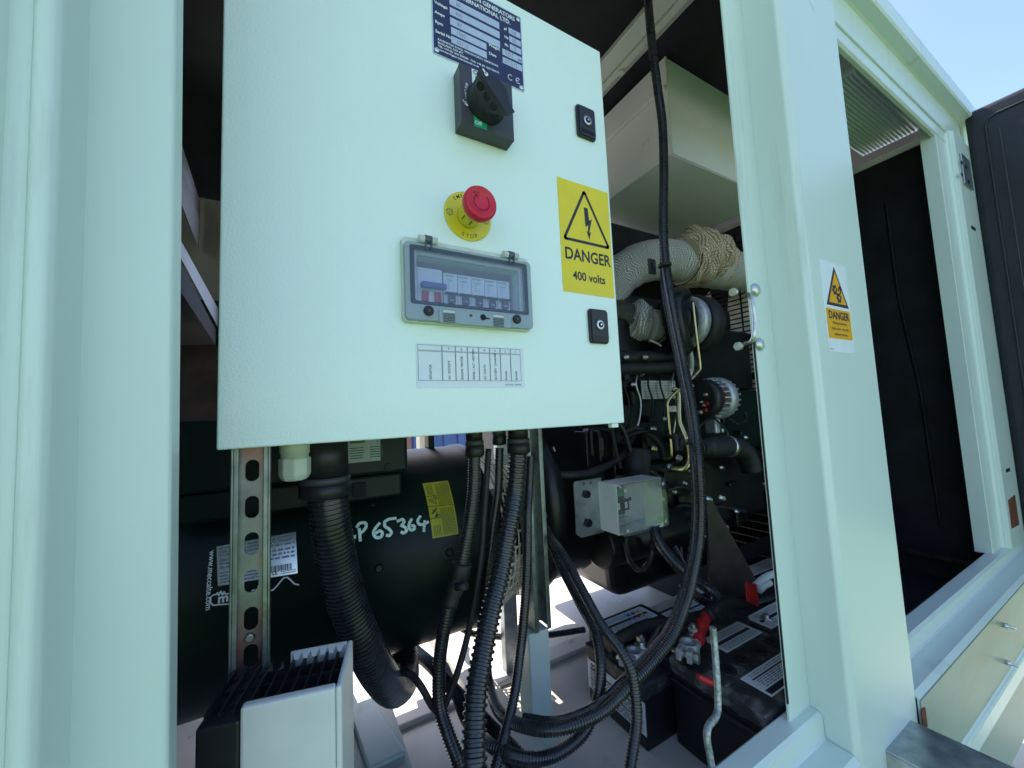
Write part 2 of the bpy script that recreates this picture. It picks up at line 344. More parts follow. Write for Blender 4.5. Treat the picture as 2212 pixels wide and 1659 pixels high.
# sill running the length of the opening (fascia, shelf, riser, lip)
def sill(x0, x1):
    prof = [(YM, -.80), (YM, -.755), (YM-.006, -.748), (YM-.006, -.742), (YM, -.735), (YM, -.578), (YM+.006, -.572), (.360, -.572), (.364, -.566), (.364, -.536), (.368, -.532), (.394, -.532), (.398, -.536), (.398, -.69)]
    mb = MB(); n = len(prof); V = [(x0, y, z) for y, z in prof]+[(x1, y, z) for y, z in prof]
    mb.add(V, [(i, i+1, n+i+1, n+i) for i in range(n-1)]); o = mb.build('sill', 'paint', can)
    s = o.modifiers.new('solid', 'SOLIDIFY'); s.thickness = .003; s.offset = -1; return o
sill(-.42, .7795); sill(1.038, 2.6)
MB().box(1.039, 2.6, YM-.0050, YM-.0034, -.733, -.580).build('fascia_shade_panel', 'sill_shade', can)  # overlay added to carry the darkened fascia colour
MB().box(1.20, 2.11, .40, 1.55, FZ+.0005, FZ+.006).build('floor_mat', 'foam', can)
MB().box(.7, 2.6, YM+.002, .36, -.95, -.756).build('skid_beam', 'sill_shade', can, .004)
# drawn edge of the lower fascia
mb = MB(); mb.cyl((1.04, YM-.004, -.745), (2.6, YM-.004, -.745), .007, 12); mb.build('fascia_bead', 'paint', can)
for u, v in ((2160, 1348), (2166, 1428)):
    p = at(u, v, YM); MB().lathe((p[0], YM-.0045, p[2]), (0, -1, 0), [(.006, 0), (.006, .010), (.0035, .010), (.0035, .022)], 10).build('stud', 'bright', can)
p = at(1986, 1545, YM); MB().box(p[0]-.012, p[0]+.010, YM-.0075, YM-.0055, p[2]-.02, p[2]+.015).build('rust_patch', 'rust', can, .004)
# roof rail: inner flange, fascia, gutter
mb = MB(); prof = [(.392, .935), (.384, .935), (.380, .939), (.380, 1.088), (.372, 1.094), (.345, 1.094), (.342, 1.098), (.342, 1.150), (.350, 1.158), (.9, 1.235)]
n = len(prof); x0, x1 = -.6, 2.75
mb.add([(x0, y, z) for y, z in prof]+[(x1, y, z) for y, z in prof], [(i, i+1, n+i+1, n+i) for i in range(n-1)])
o = mb.build('roof_rail', 'paint', can); s_ = o.modifiers.new('solid', 'SOLIDIFY'); s_.thickness = .003; s_.offset = -1
MB().box(-.6, 2.75, .372, .379, .975, .985).build('rail_crease', 'paint', can, .003)
MB().hexa([(-.9, .45, 1.165), (2.75, .45, 1.165), (2.75, 1.75, 1.165), (-.9, 1.75, 1.165), (-.9, .45, 1.18), (2.75, .45, 1.18), (2.75, 1.75, 1.24), (-.9, 1.75, 1.24)]).build('roof_panel', 'paint', can)
MB().box(-.9, 2.6, .44, 1.6, 1.145, 1.164).build('roof_lining', 'foam', can)
# cross beams under the roof (run front to back)
L1 = atZ(1302, 129, 1.13); L2 = atZ(1303, 177, 1.13); L3 = atZ(1305, 208, 1.08)
MB().box(L1[0], L2[0]-.002, .43, 1.6, 1.125, 1.144).build('cross_beam', 'paint_in', can, .003)
MB().hexa([(L2[0], .43, 1.118), (L2[0]+.02, .43, 1.118), (L2[0]+.02, 1.6, 1.118), (L2[0], 1.6, 1.118), (L2[0], .43, 1.142), (L2[0]+.055, .43, 1.142), (L2[0]+.055, 1.6, 1.142), (L2[0], 1.6, 1.142)]).build('cross_beam', 'paint_in', can, .002)
pb = atZ(1342, 155, 1.118); MB().lathe((pb[0], pb[1], 1.118), (0, 0, -1), [(.012, 0), (.012, .004), (.008, .007)], 14).build('beam_bolt', 'paint_in', can)
# far wall (camera side of it is open between X=-.05 and 1.55: the far doors are open)
YB = 1.6
zt_ = at(440, 428, YB)[2]; zm_ = at(450, 650, YB)[2]; zr_ = at(450, 746, YB)[2]
MB().box(-.15, 2.6, YB, YB+.05, .86, 1.144).build('back_rail', 'paint_in', can, .004)
MB().box(-.9, -.152, YB-.002, YB+.03, zt_+.001, 1.144).build('back_panel', 'foam', can)
MB().box(-.9, -.16, YB, YB+.03, zm_+.001, zt_).build('back_panel', mat('dusty_beige_panel', (.22, .19, .14), .6, noise=(6, .15)), can)
MB().box(-.9, -.16, YB-.01, YB+.03, zr_+.001, zm_).build('back_panel', 'dark', can)
MB().box(-.9, -.16, YB-.02, YB+.03, FZ, zr_).build('back_panel', 'rusty', can)
a = at(372, 880, 1.56); b = at(386, 760, 1.56)
MB().box(a[0]-.12, b[0], 1.562, 1.575, -.3, b[2]).build('rusty_plate', 'rusty', can, .002)
MB().box(1.74, 2.6, YB, YB+.03, FZ, .858).build('back_panel', 'foam', can)
MB().box(-.9, 2.6, YB-.02, YB+.06, FZ, FZ+.07).build('back_sill', 'paint_in', can, .004)
MB().box(-.9, -.88, .39, 1.65, FZ, 1.144).build('end_panel', 'foam', can)
def bar4(name, near, far, Yn, Yf_, m, t=.03):
    N_ = [at(u, v, Yn) for u, v in near]; F_ = [at(u, v, Yf_) for u, v in far]
    MB().hexa([N_[0], N_[1], N_[1]+np.array([0, t, 0]), N_[0]+np.array([0, t, 0]), F_[0], F_[1], F_[1]+np.array([0, t, 0]), F_[0]+np.array([0, t, 0])]).build(name, m, can, .002)
bar4('side_rail', ((330, 125), (330, 190)), ((428, 425), (428, 466)), .70, 1.55, 'bracket_black')
bar4('side_rail', ((330, 192), (330, 285)), ((428, 467), (425, 530)), .70, 1.55, mat('grimy_grey_steel', (.07, .07, .075), .6, noise=(5, .3)))
bar4('brace', ((340, 430), (340, 470)), ((467, 660), (467, 702)), .62, 1.45, 'bracket_black')
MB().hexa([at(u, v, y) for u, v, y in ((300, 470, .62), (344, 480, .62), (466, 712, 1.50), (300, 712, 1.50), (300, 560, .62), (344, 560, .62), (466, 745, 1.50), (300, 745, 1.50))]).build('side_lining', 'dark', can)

# far end partition (black foam) and far post
XE = 2.12
MB().box(XE, XE+.03, .40, 1.6, -.60, .985).build('foam_partition', 'foam', can)
MB().box(XE-.006, XE-.001, .40, 1.6, .975, 1.0).build('foam_edge_trim', 'paint_in', can)
mb = MB(); q = catmull([(XE-.002, .56, .8), (XE-.003, .555, .4), (XE-.004, .53, .05), (XE-.003, .525, -.2), (XE-.002, .52, -.5)], .02); mb.tube(q, .006, 8); mb.build('foam_seam', 'foam', can)
MB().box(XE-.012, XE, .40, 1.6, -.615, -.60).build('foam_ledge', 'bracket_black', can)
MB().box(XE, XE+.03, .40, 1.6, FZ, -.616).build('foam_partition', 'foam', can)
fp = extrude_profile('far_post', [(2.006, .42), (2.006, YF), (2.11, YF), (2.118, YF-.006), (2.118, YF-.012), (2.135, YF-.02), (2.34, YF-.02), (2.34, .45)], -.532, .98, 'paint', bevel=.002)
pl = at(2060, 350, YF-.02); pl[0] = max(pl[0], 2.215)
hp = MB(); hp.box(pl[0]-.05, pl[0]+.06, YF-.0265, YF-.0205, pl[2]-.06, pl[2]+.06); hpo = hp.build('hinge_plate', 'galv', can, .002)
for du, dv in ((-8, -22), (2, -12), (-8, 5), (8, 22)):
    a = at(2060+du, 350+dv, YF-.027); a[0] += .035*0+max(0, 2.215-at(2060, 350, YF-.02)[0]); MB().lathe((a[0], YF-.0265, a[2]), (0, -1, 0), [(.008, 0), (.008, .002)], 10).build('plate_hole', 'dark', can)
for u, v in ((2083, 480), (2160, 1023)):
    a = at(u, v, YF-.02); a[0] = max(a[0], 2.22); MB().prism(rounded(a[0]-.028, a[0]+.028, a[2]-.006, a[2]+.006, .0055), lambda x, y, h: (x, YF-.0205-h, y), 0, .0008).build('slot', 'dark', can)
a = at(2178, 1168, YF-.02); a[0] = 2.215; a[2] = -.42; MB().prism([(a[0]-.055, a[2]-.05), (a[0]+.05, a[2]-.055), (a[0]+.05, a[2]+.05), (a[0]-.05, a[2]+.045)], lambda x, y, h: (x, YF-.0205-h, y), 0, .001).build('rust_patch', 'rust', can)
# open canopy door with padded vinyl lining, folded out towards the viewer
XD = 2.33
dr = MB(); dr.box(XD+.045, XD+.07, -.75, .352, -.62, 1.12); dr.build('door', 'paint', can, .004)
pad = MB(); pad.prism(rounded(-.73, .362, -.60, 1.115, .03, 6), lambda x, y, h: (XD+.045-h, x, y), 0, .052); pad.build('door_lining', 'vinyl', can, .02, seg=4)
mb = MB(); q = [(XD-.009, -.68, 1.06), (XD-.009, .28, 1.06), (XD-.009, .302, 1.052), (XD-.009, .312, 1.03), (XD-.009, .312, -.54), (XD-.009, .302, -.562), (XD-.009, .28, -.57), (XD-.009, -.68, -.57)]
mb.tube(q, .004, 8); mb.build('piping', 'vinyl', can)
mb = MB(); mb.tube(catmull([(XD-.0085, .28, 1.0), (XD-.0085, .279, .4), (XD-.0085, .281, -.5)], .02), .0016, 6); mb.build('seam_thread', 'gplast', can)
# warning sticker on the centre post
PM = lambda x, y, h: (x, YM-h, y)
st = MB(); st.prism(rounded(.831, .938, .087, .258, .003), PM, .0002, .0008); sto = st.build('warning_sticker', 'white_label', can)
k = MB(); k.prism([(.841, .174), (.931, .174), (.886, .251)], PM, .0009, .0012); k.build('triangle', 'ink', sto)
k = MB(); k.prism([(.8505, .1795), (.9215, .1795), (.886, .2405)], PM, .0013, .0016); k.build('triangle_fill', 'amber', sto)
k = MB()
for cx_, cz_ in ((.878, .205), (.892, .191)):
    g = []
    for i in range(24):
        r = .0105 if i % 4 < 2 else .0082; a = 2*math.pi*i/24; g.append((cx_+r*math.cos(a), cz_+r*math.sin(a)))
    k.prism(g, PM, .0017, .0020)
k.stroke([(.893, .206), (.899, .213), (.902, .209), (.900, .201)], .004, PM, .0020)
k.build('gears', 'ink', sto)
k = MB()
for cx_, cz_ in ((.878, .205), (.892, .191)): k.lathe((cx_, YM-.0021, cz_), (0, -1, 0), [(.003, 0), (.003, .0002)], 12)
k.build('gear_hub', 'amber', sto)
k = MB(); k.prism(rounded(.836, .933, .112, .168, .003), PM, .0009, .0012); k.build('caption_panel', 'amber', sto)
k = MB(); text(k, 'DANGER', .0145, PM, .8845, .149, 0, 'CENTER', .02, .98, .0016)
for i, t_ in enumerate(('Moving machinery', 'inside door, may start', 'without warning')): text(k, t_, .0056, PM, .8845, .139-.0105*i, 0, 'CENTER', .0, .98, .0016)
text(k, '000-00000', .002, PM, .836, .091, 0, 'LEFT', 0, 1, .0012)
k.build('lettering', 'ink', sto)
a = at(1985/1.0, 0, YM)
k = MB(); p1 = at(1745, 0, YM); p2 = at(1758, 24, YM); p3 = at(1758, 0, YM)
k.prism([(p1[0]-.01, p1[2]+.03), (p2[0], p2[2]), (p2[0]+.001, p3[2]+.03)], PM, .0002, .0008); k.build('sticker', 'white_label', can)
# latch striker and its carriage bolts
for u, v in ((1630, 627), (1639, 744)):
    a = at(u, v, YF); MB().lathe((a[0], YF, a[2]), (0, -1, 0), [(.0125, 0), (.012, .003), (.009, .006), (.004, .0075)], 18).build('carriage_bolt', 'zinc', can)
    b = (.7, YF+.012, a[2]); MB().lathe((.706, .401, a[2]-.001), (-1, 0, 0), [(.008, 0), (.008, .008)], 6).build('nut', 'zinc', can)
mb = MB(); q = [at(1610, 640, .40), at(1617, 634, .385), at(1624, 648, .372), at(1630, 690, .37), at(1628, 726, .372), at(1622, 738, .38), at(1609, 742, .40)]
mb.tube(catmull(q, .004), .0038, 10); mb.build('latch_striker', 'zinc', can)

# galvanised box bracket in front of the fascia
gb = thing('galvanised_bracket', 'galvanised square steel channel sticking out below the open bay', 'bracket', (1.02, .25, -.68))
a = at(1890, 1560, .30)
mb = MB()
P = [at(1886, 1612, .285), at(1957, 1551, .315), at(2230, 1660, .26), at(2150, 1700, .235)]
zt = -.60
A = atZ(1884, 1605, zt); B = atZ(1957, 1550, zt); D_ = atZ(2215, 1668, zt); E_ = B+(D_-B)*1.4; F_ = A+(D_-B)*1.4
dn = np.array([0, 0, -.07]); th = .004
mb.hexa([tuple(x) for x in (A+[0, 0, -th], F_+[0, 0, -th], E_+[0, 0, -th], B+[0, 0, -th], A, F_, E_, B)])
mb.build('top_plate', 'galv', gb, .0015)
w = (A-B)/np.linalg.norm(A-B)*th; l_ = (E_-B)/np.linalg.norm(E_-B)*th
mb = MB(); mb.hexa([tuple(x) for x in (A+dn, F_+dn, F_+dn-w, A+dn-w, A-[0, 0, th], F_-[0, 0, th], F_-w-[0, 0, th], A-w-[0, 0, th])]); mb.build('side_plate', 'galv', gb, .0015)
mb = MB(); mb.hexa([tuple(x) for x in (B+dn, E_+dn, E_+dn+w, B+dn+w, B-[0, 0, th], E_-[0, 0, th], E_+w-[0, 0, th], B+w-[0, 0, th])]); mb.build('side_plate', 'galv', gb, .0015)

# bulkhead light under the roof
li = thing('bulkhead_light', 'ribbed rectangular bulkhead light fixed under the canopy roof', 'light', (1.83, .52, 1.03))
MB().prism(rounded(1.47, 2.12, .405, .625, .03), lambda x, y, h: (x, y, h), 1.090, 1.144).build('housing', 'ivory', li, .004)
mb = MB(); mb.prism(rounded(1.50, 2.075, .425, .600, .02), lambda x, y, h: (x, y, h), 1.010, 1.0895); mb.build('lens', 'lens', li, .012, seg=3)
for i in range(15):
    y = .434+i*.0112
    mb = MB(); P = [(1.505, y, 1.080), (1.507, y, 1.018), (1.520, y, 1.0065), (2.055, y, 1.0065), (2.068, y, 1.018), (2.071, y, 1.080)]; mb.tube(P, .0036, 8); mb.build('lens_rib', 'lensrib', li)
MB().box(1.54, 2.04, .45, .575, 1.075, 1.082).build('reflector', 'white', li)
mb = MB(); mb.cyl((1.56, .49, 1.062), (2.02, .49, 1.062), .008, 12); mb.cyl((1.56, .54, 1.062), (2.02, .54, 1.062), .008, 12); mb.build('lamp_tube', 'white', li)

# ================================================================== CONTROL CABINET
YD = .515
cab = thing('control_cabinet', 'pale green control cabinet with isolator, emergency stop and breaker window', 'cabinet', (.22, .62, -.03))
DM = lambda x, y, h: (x, YD-h, y)
hx0, hx1, hz0, hz1 = .143, .307, .158, .226
xs = [-.0745, hx0, hx1, .5215]; zs = [-.0245, hz0, hz1, .7035]
mb = MB(); V = []
for y in (YD, YD+.018):
    for z in zs:
        for x in xs: V.append((x, y, z))
F = []
for i in range(3):
    for j in range(3):
        if (i, j) == (1, 1): continue
        a = i*4+j; F.append((a, a+1, a+5, a+4)); F.append((16+a, 16+a+4, 16+a+5, 16+a+1))
for a, b in [(0, 1), (1, 2), (2, 3)]: F.append((a, 16+a, 16+b, b)); F.append((12+a, 12+b, 28+b, 28+a))
for a, b in [(0, 4), (4, 8), (8, 12)]: F.append((a, b, 16+b, 16+a)); F.append((3+a, 19+a, 19+b, 3+b))
for a, b in ((5, 6), (6, 10), (10, 9), (9, 5)): F.append((a, b, 16+b, 16+a))
mb.add(V, F); mb.build('door', 'cab', cab, .0022, seg=3)
mb = MB(); x0, x1, z0, z1 = -.070, .517, -.020, .699; y0, y1 = YD+.0195, .715
mb.box(x0, x1, y1-.002, y1, z0, z1); mb.box(x0, x0+.002, y0, y1-.002, z0, z1); mb.box(x1-.002, x1, y0, y1-.002, z0, z1)
mb.box(x0+.002, x1-.002, y0, y1-.002, z0, z0+.002); mb.box(x0+.002, x1-.002, y0, y1-.002, z1-.002, z1)
mb.build('body', 'cab', cab, .0008)
MB().box(.492, .508, YD+.002, YD+.012, -.032, -.0248).build('drain_lug', 'cab', cab, .001)
# --- name plate
np_ = MB().prism(rounded(.1785, .3385, .5445, .6825, .002), DM, .0003, .0012).build('name_plate', 'bright', cab)
MB().prism(rounded(.1802, .3368, .5462, .6808, .001), DM, .00125, .0014).build('enamel', 'navy', np_)
k = MB()
for z in (.6385, .6215, .6045): k.prism([(.2075, z), (.2945, z), (.2945, z+.0125), (.2075, z+.0125)], DM, .0015, .0017)
for z in (.5895, .5745): k.prism([(.2085, z), (.2690, z), (.2690, z+.0115), (.2085, z+.0115)], DM, .0015, .0017)
for z, x in ((.6405, .3125), (.6255, .3130), (.6110, .3135)): k.prism([(x, z), (.3355, z), (.3355, z+.0105), (x, z+.0105)], DM, .0015, .0017)
for z in (.5955, .5805): k.prism([(.2985, z), (.3355, z), (.3355, z+.0110), (.2985, z+.0110)], DM, .0015, .0017)
k.build('value_field', 'field', np_)
k = MB()
text(k, 'HARRINGTON GENERATORS', .0072, DM, .3255, .6685, 0, 'RIGHT', .03, .92, .0017)
text(k, 'INTERNATIONAL LTD.', .0072, DM, .3165, .6575, 0, 'RIGHT', .03, .92, .0017)
for t_, x, z in (('Voltage', .183, .6275), ('Amps', .183, .6115), ('Rpm', .183, .5955), ('Serial No.', .183, .5800), ('pf', .3035, .643), ('Hz', .3035, .628), ('Ph', .3035, .6135), ('Weight', .2730, .5995), ('Date', .2730, .5845)):
    text(k, t_, .0047, DM, x, z, 0, 'LEFT', .03, 1, .0017)
for i, t_ in enumerate(('RAVENSTOR ROAD, WIRKSWORTH, DERBYSHIRE', 'ENGLAND, DE4 4FY.', 'TEL: +44 (0) 1629 824284   FAX: +44 (0) 1629 824613', 'www.harrington-international.co.uk')):
    text(k, t_, .0032, DM, .1865, .5685-.0054*i, 0, 'LEFT', .025, 1.0, .0017)
k.stroke([(.3145, .5635), (.3115, .5650), (.3085, .5635), (.3072, .5600), (.3085, .5565), (.3115, .5550), (.3145, .5565)], .0014, DM, .0017)
k.stroke([(.3295, .5635), (.3265, .5650), (.3235, .5635), (.3222, .5600), (.3235, .5565), (.3265, .5550), (.3295, .5565)], .0014, DM, .0017); k.stroke([(.3225, .5600), (.3275, .5600)], .0013, DM, .0017)
k.build('lettering', 'white', np_)
k = MB()
for t_, x, z in (('60', .218, .6415), ('400', .216, .6245), ('87', .219, .6075), ('1500', .217, .592), ('65715', .217, .577), ('0.8', .317, .6425), ('50', .318, .628), ('3', .321, .613), ('5357', .303, .598), ('27/2/12', .302, .583)):
    text(k, t_, .0062, DM, x, z, 0, 'LEFT', 0, .9, .0019)
k.build('stamped_figures', 'stamp', np_)
k = MB(); text(k, 'kg', .0042, DM, .3285, .598, 0, 'LEFT', .02, 1, .0019); k.build('unit_print', 'ink', np_)
for x, z in ((.1845, .5515), (.3325, .5505), (.3325, .6755), (.1845, .6755)): MB().lathe((x, YD-.0013, z), (0, -1, 0), [(.0042, 0), (.004, .0008), (.0018, .0015)], 14).build('rivet', 'bright', np_)
# --- isolator switch
sw = MB().box(.2100, .2990, YD-.026, YD-.0003, .4270, .5215).build('isolator_switch', 'gplast', cab, .0012)
SM = lambda x, y, h: (x, YD-.026-h, y)
MB().prism([(.2295, .492), (.2530, .492), (.2530, .5195), (.2295, .5195)], SM, .0002, .0006).build('on_label', 'white', sw)
MB().prism([(.2300, .4285), (.2510, .4285), (.2510, .4530), (.2300, .4530)], SM, .0002, .0006).build('off_label', 'greenp', sw)
k = MB(); text(k, 'On', .0062, SM, .2315, .5120, 0, 'LEFT', .03, 1, .0009); text(k, 'I', .0062, SM, .2345, .5030, 0, 'LEFT', .05, 1, .0009); k.build('on_lettering', 'ink', sw)
k = MB(); text(k, 'O', .0060, SM, .2345, .4425, 0, 'LEFT', .02, 1, .0009); text(k, 'Off', .0058, SM, .2312, .4320, 0, 'LEFT', .02, 1, .0009)
text(k, 'Trip', .0040, SM, .2215, .4825, R_(90), 'LEFT', .02, 1, .0006); text(k, 'Reset', .0036, SM, .2130, .4600, 0, 'LEFT', .01, .8, .0006)
ar = [(.2455+.0275*math.cos(R_(a)), .4745+.0275*math.sin(R_(a))) for a in range(178, 212, 6)]; k.stroke(ar, .0017, SM, .0005)
ar = [(.2455+.0275*math.cos(R_(a)), .4745+.0275*math.sin(R_(a))) for a in range(216, 238, 5)]; k.stroke(ar, .0017, SM, .0005)
k.stroke([(.2185+.0022*math.cos(R_(a)), .4785+.0022*math.sin(R_(a))) for a in range(0, 361, 30)], .0009, SM, .0006)
k.prism([(.2150, .4590), (.2240, .4590), (.2200, .4555)], SM, .0003, .0006)
k.build('switch_lettering', 'white', sw)
kc = (.2500, YD-.026, .4700)
MB().lathe(kc, (0, -1, 0), [(.0315, 0), (.0315, .004), (.0295, .006), (.0285, .022), (.0270, .025)], 40).build('knob_base', 'bplast', sw)
# pistol grip: a tall bar across the knob
pa = at(1043, 150, YD-.072); pb_ = at(1104, 243, YD-.072)
g0 = np.array([pa[0], pa[2]]); g1 = np.array([pb_[0], pb_[2]]); dd = (g1-g0)/np.linalg.norm(g1-g0); nn = np.array([-dd[1], dd[0]])
KM = lambda x, y, h: (x, YD-h, y)
def gp(s, t, h): c = g0+dd*s+nn*t; return (c[0], YD-h, c[1])
Lg = np.linalg.norm(g1-g0)
gm = (g0+g1)/2; kc2 = np.array([kc[0], kc[2]])
V = []; NK = 40
for h, f, r_ in ((.0245, 0, .0270), (.040, .12, .0268), (.048, .30, .0262), (.0705, .97, .0), (.072, 1.0, .0)):
    for i in range(NK):
        a = 2*math.pi*i/NK; ca, sa = math.cos(a), math.sin(a); q = 1.0 if h < .0715 else .93
        ts_, tt_ = max(-1, min(1, ca*1.5))*(Lg/2+.002)*q, max(-1, min(1, sa*1.5))*.0078*q
        if f < .5: w_ = f*.35; s_, t_ = ca*r_*(1-w_)+ts_*w_, sa*r_*(1-w_)+tt_*w_
        else: s_, t_ = ts_, tt_
        c = kc2*(1-f)+gm*f+dd*s_+nn*t_; V.append((c[0], YD-h, c[1]))
mb = MB(); mb.add(V, [(k_*NK+i, k_*NK+(i+1) % NK, (k_+1)*NK+(i+1) % NK, (k_+1)*NK+i) for k_ in range(4) for i in range(NK)], True); mb.add([], []); mb.f.append(tuple(4*NK+i for i in range(NK))); mb.s.append(False)
o_ = mb.build('knob_grip', 'bplast', sw); e_ = o_.modifiers.new('edges', 'EDGE_SPLIT'); e_.split_angle = R_(40)
for s_ in (-.26, -.02, .22):
    base = kc2*.35+gm*.65; c = base+dd*(Lg*s_)+nn*(-.0155); c3 = np.array([c[0], YD-.0612, c[1]]); ax = np.array([-nn[0]*.76, -.65, -nn[1]*.76])
    MB().lathe(c3, ax, [(.0050, -.002), (.0050, .0010), (.0042, .0014), (.0040, .0004)], 18).build('padlock_hole', 'dark', sw)
c = gp(.007, 0, .0722); MB().lathe(c, (0, -1, 0), [(.0030, 0), (.0030, .0006)], 14).build('pointer_dot', 'white', sw)
k = MB(); k.hexa([gp(-.0005, -.0012, .0722), gp(.007, -.0012, .0722), gp(.007, .0012, .0722), gp(-.0005, .0012, .0722), gp(-.0005, -.0012, .0728), gp(.007, -.0012, .0728), gp(.007, .0012, .0728), gp(-.0005, .0012, .0728)]); k.build('pointer_bar', 'white', sw)
# --- emergency stop
es = MB().lathe((.226, YD-.0003, .300), (0, -1, 0), [(.0380, 0), (.0380, .0010), (.0365, .0014)], 56).build('emergency_stop', 'yplast', cab)
k = MB()
def arc_text(s_, cap, cx_, cz_, r, a0, da, flip=False):
    for i, ch in enumerate(s_):
        a = R_(a0-da*i) if not flip else R_(a0+da*i)
        x, z = cx_+r*math.cos(a), cz_+r*math.sin(a); rot = a-math.pi/2 if not flip else a+math.pi/2
        text(k, ch, cap, DM, x, z, rot, 'CENTER', .005, 1, .0018)
arc_text('EMERGENCY', .0058, .226, .300, .0285, 132, 12.0); arc_text('STOP', .0058, .226, .300, .0335, 252, 13.5, True)
for cx_, cz_ in ((.1965, .3005), (.2545, .2990)):
    k.stroke([(cx_+.0052*math.cos(R_(a)), cz_+.0052*math.sin(R_(a))) for a in range(0, 361, 24)], .0007, DM, .0018)
    k.stroke([(cx_-.0042, cz_+.0028), (cx_+.0042, cz_+.0028), (cx_, cz_-.0048)], .0006, DM, .0018, True); k.stroke([(cx_, cz_+.0015), (cx_, cz_-.0020)], .0006, DM, .0018)
k.build('lettering', 'ink', es)
MB().lathe((.2255, YD-.0015, .2985), (0, -1, 0), [(.0175, 0), (.0175, .005), (.0160, .006), (.0158, .020), (.0145, .024), (.0145, .034)], 32).build('collar', 'yplast', es)
k = MB()
for a in (215, 262): c = (.2255+.0162*math.cos(R_(a)), YD-.02, .2985+.0162*math.sin(R_(a))); k.cyl(c, (c[0], YD-.010, c[2]), .0007, 6)
k.build('collar_mark', 'ink', es)
MB().lathe((.2255, YD-.034, .2970), (0, -1, 0), [(.016, 0), (.0235, .003), (.0252, .008), (.0250, .013), (.0232, .0165), (.0200, .0178), (.0194, .0170), (.0010, .0172)], 48).build('push_button', 'red', es)
BMp = lambda x, y, h: (x, YD-.034-.0172-h, y)
k = MB(); ar = [(.2255+.0115*math.cos(R_(a)), .2965+.0115*math.sin(R_(a))) for a in range(125, 416, 12)]; k.stroke(ar, .0013, BMp, .0005)
k.stroke([(ar[0][0]-.0040, ar[0][1]+.0030), (ar[0][0]+.0030, ar[0][1]+.0035), (ar[0][0]+.0005, ar[0][1]-.0045)], .0012, BMp, .0005, True)
k.build('twist_arrow', mat('moulded_red_line', (.50, .012, .035), .5), es)
# --- danger sticker
dg = MB().prism([(.3980, .2060), (.5160, .2060), (.5160, .4110), (.3980, .4110)], DM, .0002, .0008).build('danger_sticker', 'yellow', cab)
tri = [(.457, .3990), (.4045, .3010), (.5120, .3010)]
k = MB()
def round_tri(P, w):
    q = []
    P = [np.array(p) for p in P]
    for i in range(3):
        a, b, c = P[i-1], P[i], P[(i+1) % 3]; u1 = (a-b)/np.linalg.norm(a-b); u2 = (c-b)/np.linalg.norm(c-b); 
        for t in (0, .25, .5, .75, 1): e = b+u1*w*(1-t)**2+u2*w*t**2; q.append(tuple(e))
    return q
k.stroke(round_tri([(.4575, .3985), (.4065, .3015), (.5095, .3015)], .005), .0052, DM, .0011, True)
k.prism([(.4545, .368), (.4635, .368), (.4655, .345), (.4720, .349), (.4640, .322), (.4680, .324), (.4632, .3085), (.4575, .325), (.4608, .3228), (.4625, .3355), (.4560, .3315)], DM, .0009, .0011)
text(k, 'DANGER', .0205, DM, .4580, .2655, 0, 'CENTER', .022, .88, .0011); text(k, '400 volts', .0150, DM, .4580, .2300, 0, 'CENTER', .020, .93, .0011)
k.build('lettering', 'ink', dg)
# --- quarter turn locks
for z, nm in ((.5335, 0), (.1490, 1)):
    lk = MB().prism(rounded(.4480, .4915, z-.031, z+.031, .006), DM, .0002, .0055).build('quarter_turn_lock', 'navy' if 0 else 'bplast', cab, .0018)
    MB().prism(rounded(.4515, .4895, z-.0285, z+.0285, .005), DM, .0056, .0078).build('cover', 'bplast', lk, .0012)
    MB().lathe((.4705, YD-.0079, z+.002), (0, -1, 0), [(.0115, 0), (.0115, .0010), (.0100, .0012), (.0098, .0003)], 28).build('bezel', 'gplast', lk)
    MB().lathe((.4705, YD-.0081, z+.002), (0, -1, 0), [(.0088, 0), (.0088, .0009), (.0060, .0010)], 24).build('lock_barrel', 'bright', lk)
    MB().lathe((.4705, YD-.0092, z+.002), (0, -1, 0), [(.0052, 0), (.0052, .0004)], 20).build('key_recess', 'dark', lk)
    MB().lathe((.4705, YD-.0097, z+.002), (0, -1, 0), [(.0018, 0), (.0018, .0012)], 12).build('key_pin', 'bright', lk)
    k = MB(); 
    for dz in (.018, .0205, .023): k.box(.455, .486, YD-.0088, YD-.0078, z-dz-.0006, z-dz+.0006)
    k.build('grip_rib', 'bplast', lk)
# --- breaker window
bw = thing('breaker_window', '', '', (0, 0, 0)); bpy.data.objects.remove(bw)
fr_o = rounded(.1235, .3255, .1290, .2475, .008, 5); 
def ringprism(mb, x0, x1, z0, z1, r, ix0, ix1, iz0, iz1, ir, fn, h0, h1):
    o = rounded(x0, x1, z0, z1, r, 5); i = rounded(ix0, ix1, iz0, iz1, ir, 5); n = len(o)
    V = [fn(*p, h0) for p in o]+[fn(*p, h1) for p in o]+[fn(*p, h0) for p in i]+[fn(*p, h1) for p in i]; F = []
    for a in range(n):
        b = (a+1) % n; F += [(a, b, n+b, n+a), (n+a, n+b, 3*n+b, 3*n+a), (3*n+a, 3*n+b, 2*n+b, 2*n+a), (2*n+a, 2*n+b, b, a)]
    mb.add(V, F)
k = MB(); ringprism(k, .1235, .3255, .1290, .2475, .007, .1440, .3060, .1590, .2250, .002, DM, .0003, .0080); bw = k.build('breaker_window', 'ivory', cab, .0015)
k = MB(); ringprism(k, .1255, .3235, .1310, .2380, .006, .1325, .3165, .1530, .2340, .003, DM, .0082, .0165); k.build('lid_rim', 'rimlight', bw, .0012)
k = MB(); ringprism(k, .1326, .3164, .1531, .2339, .003, .1385, .3110, .1575, .2290, .003, DM, .0100, .0160); k.build('lid_border', 'smoked', bw, .0008)
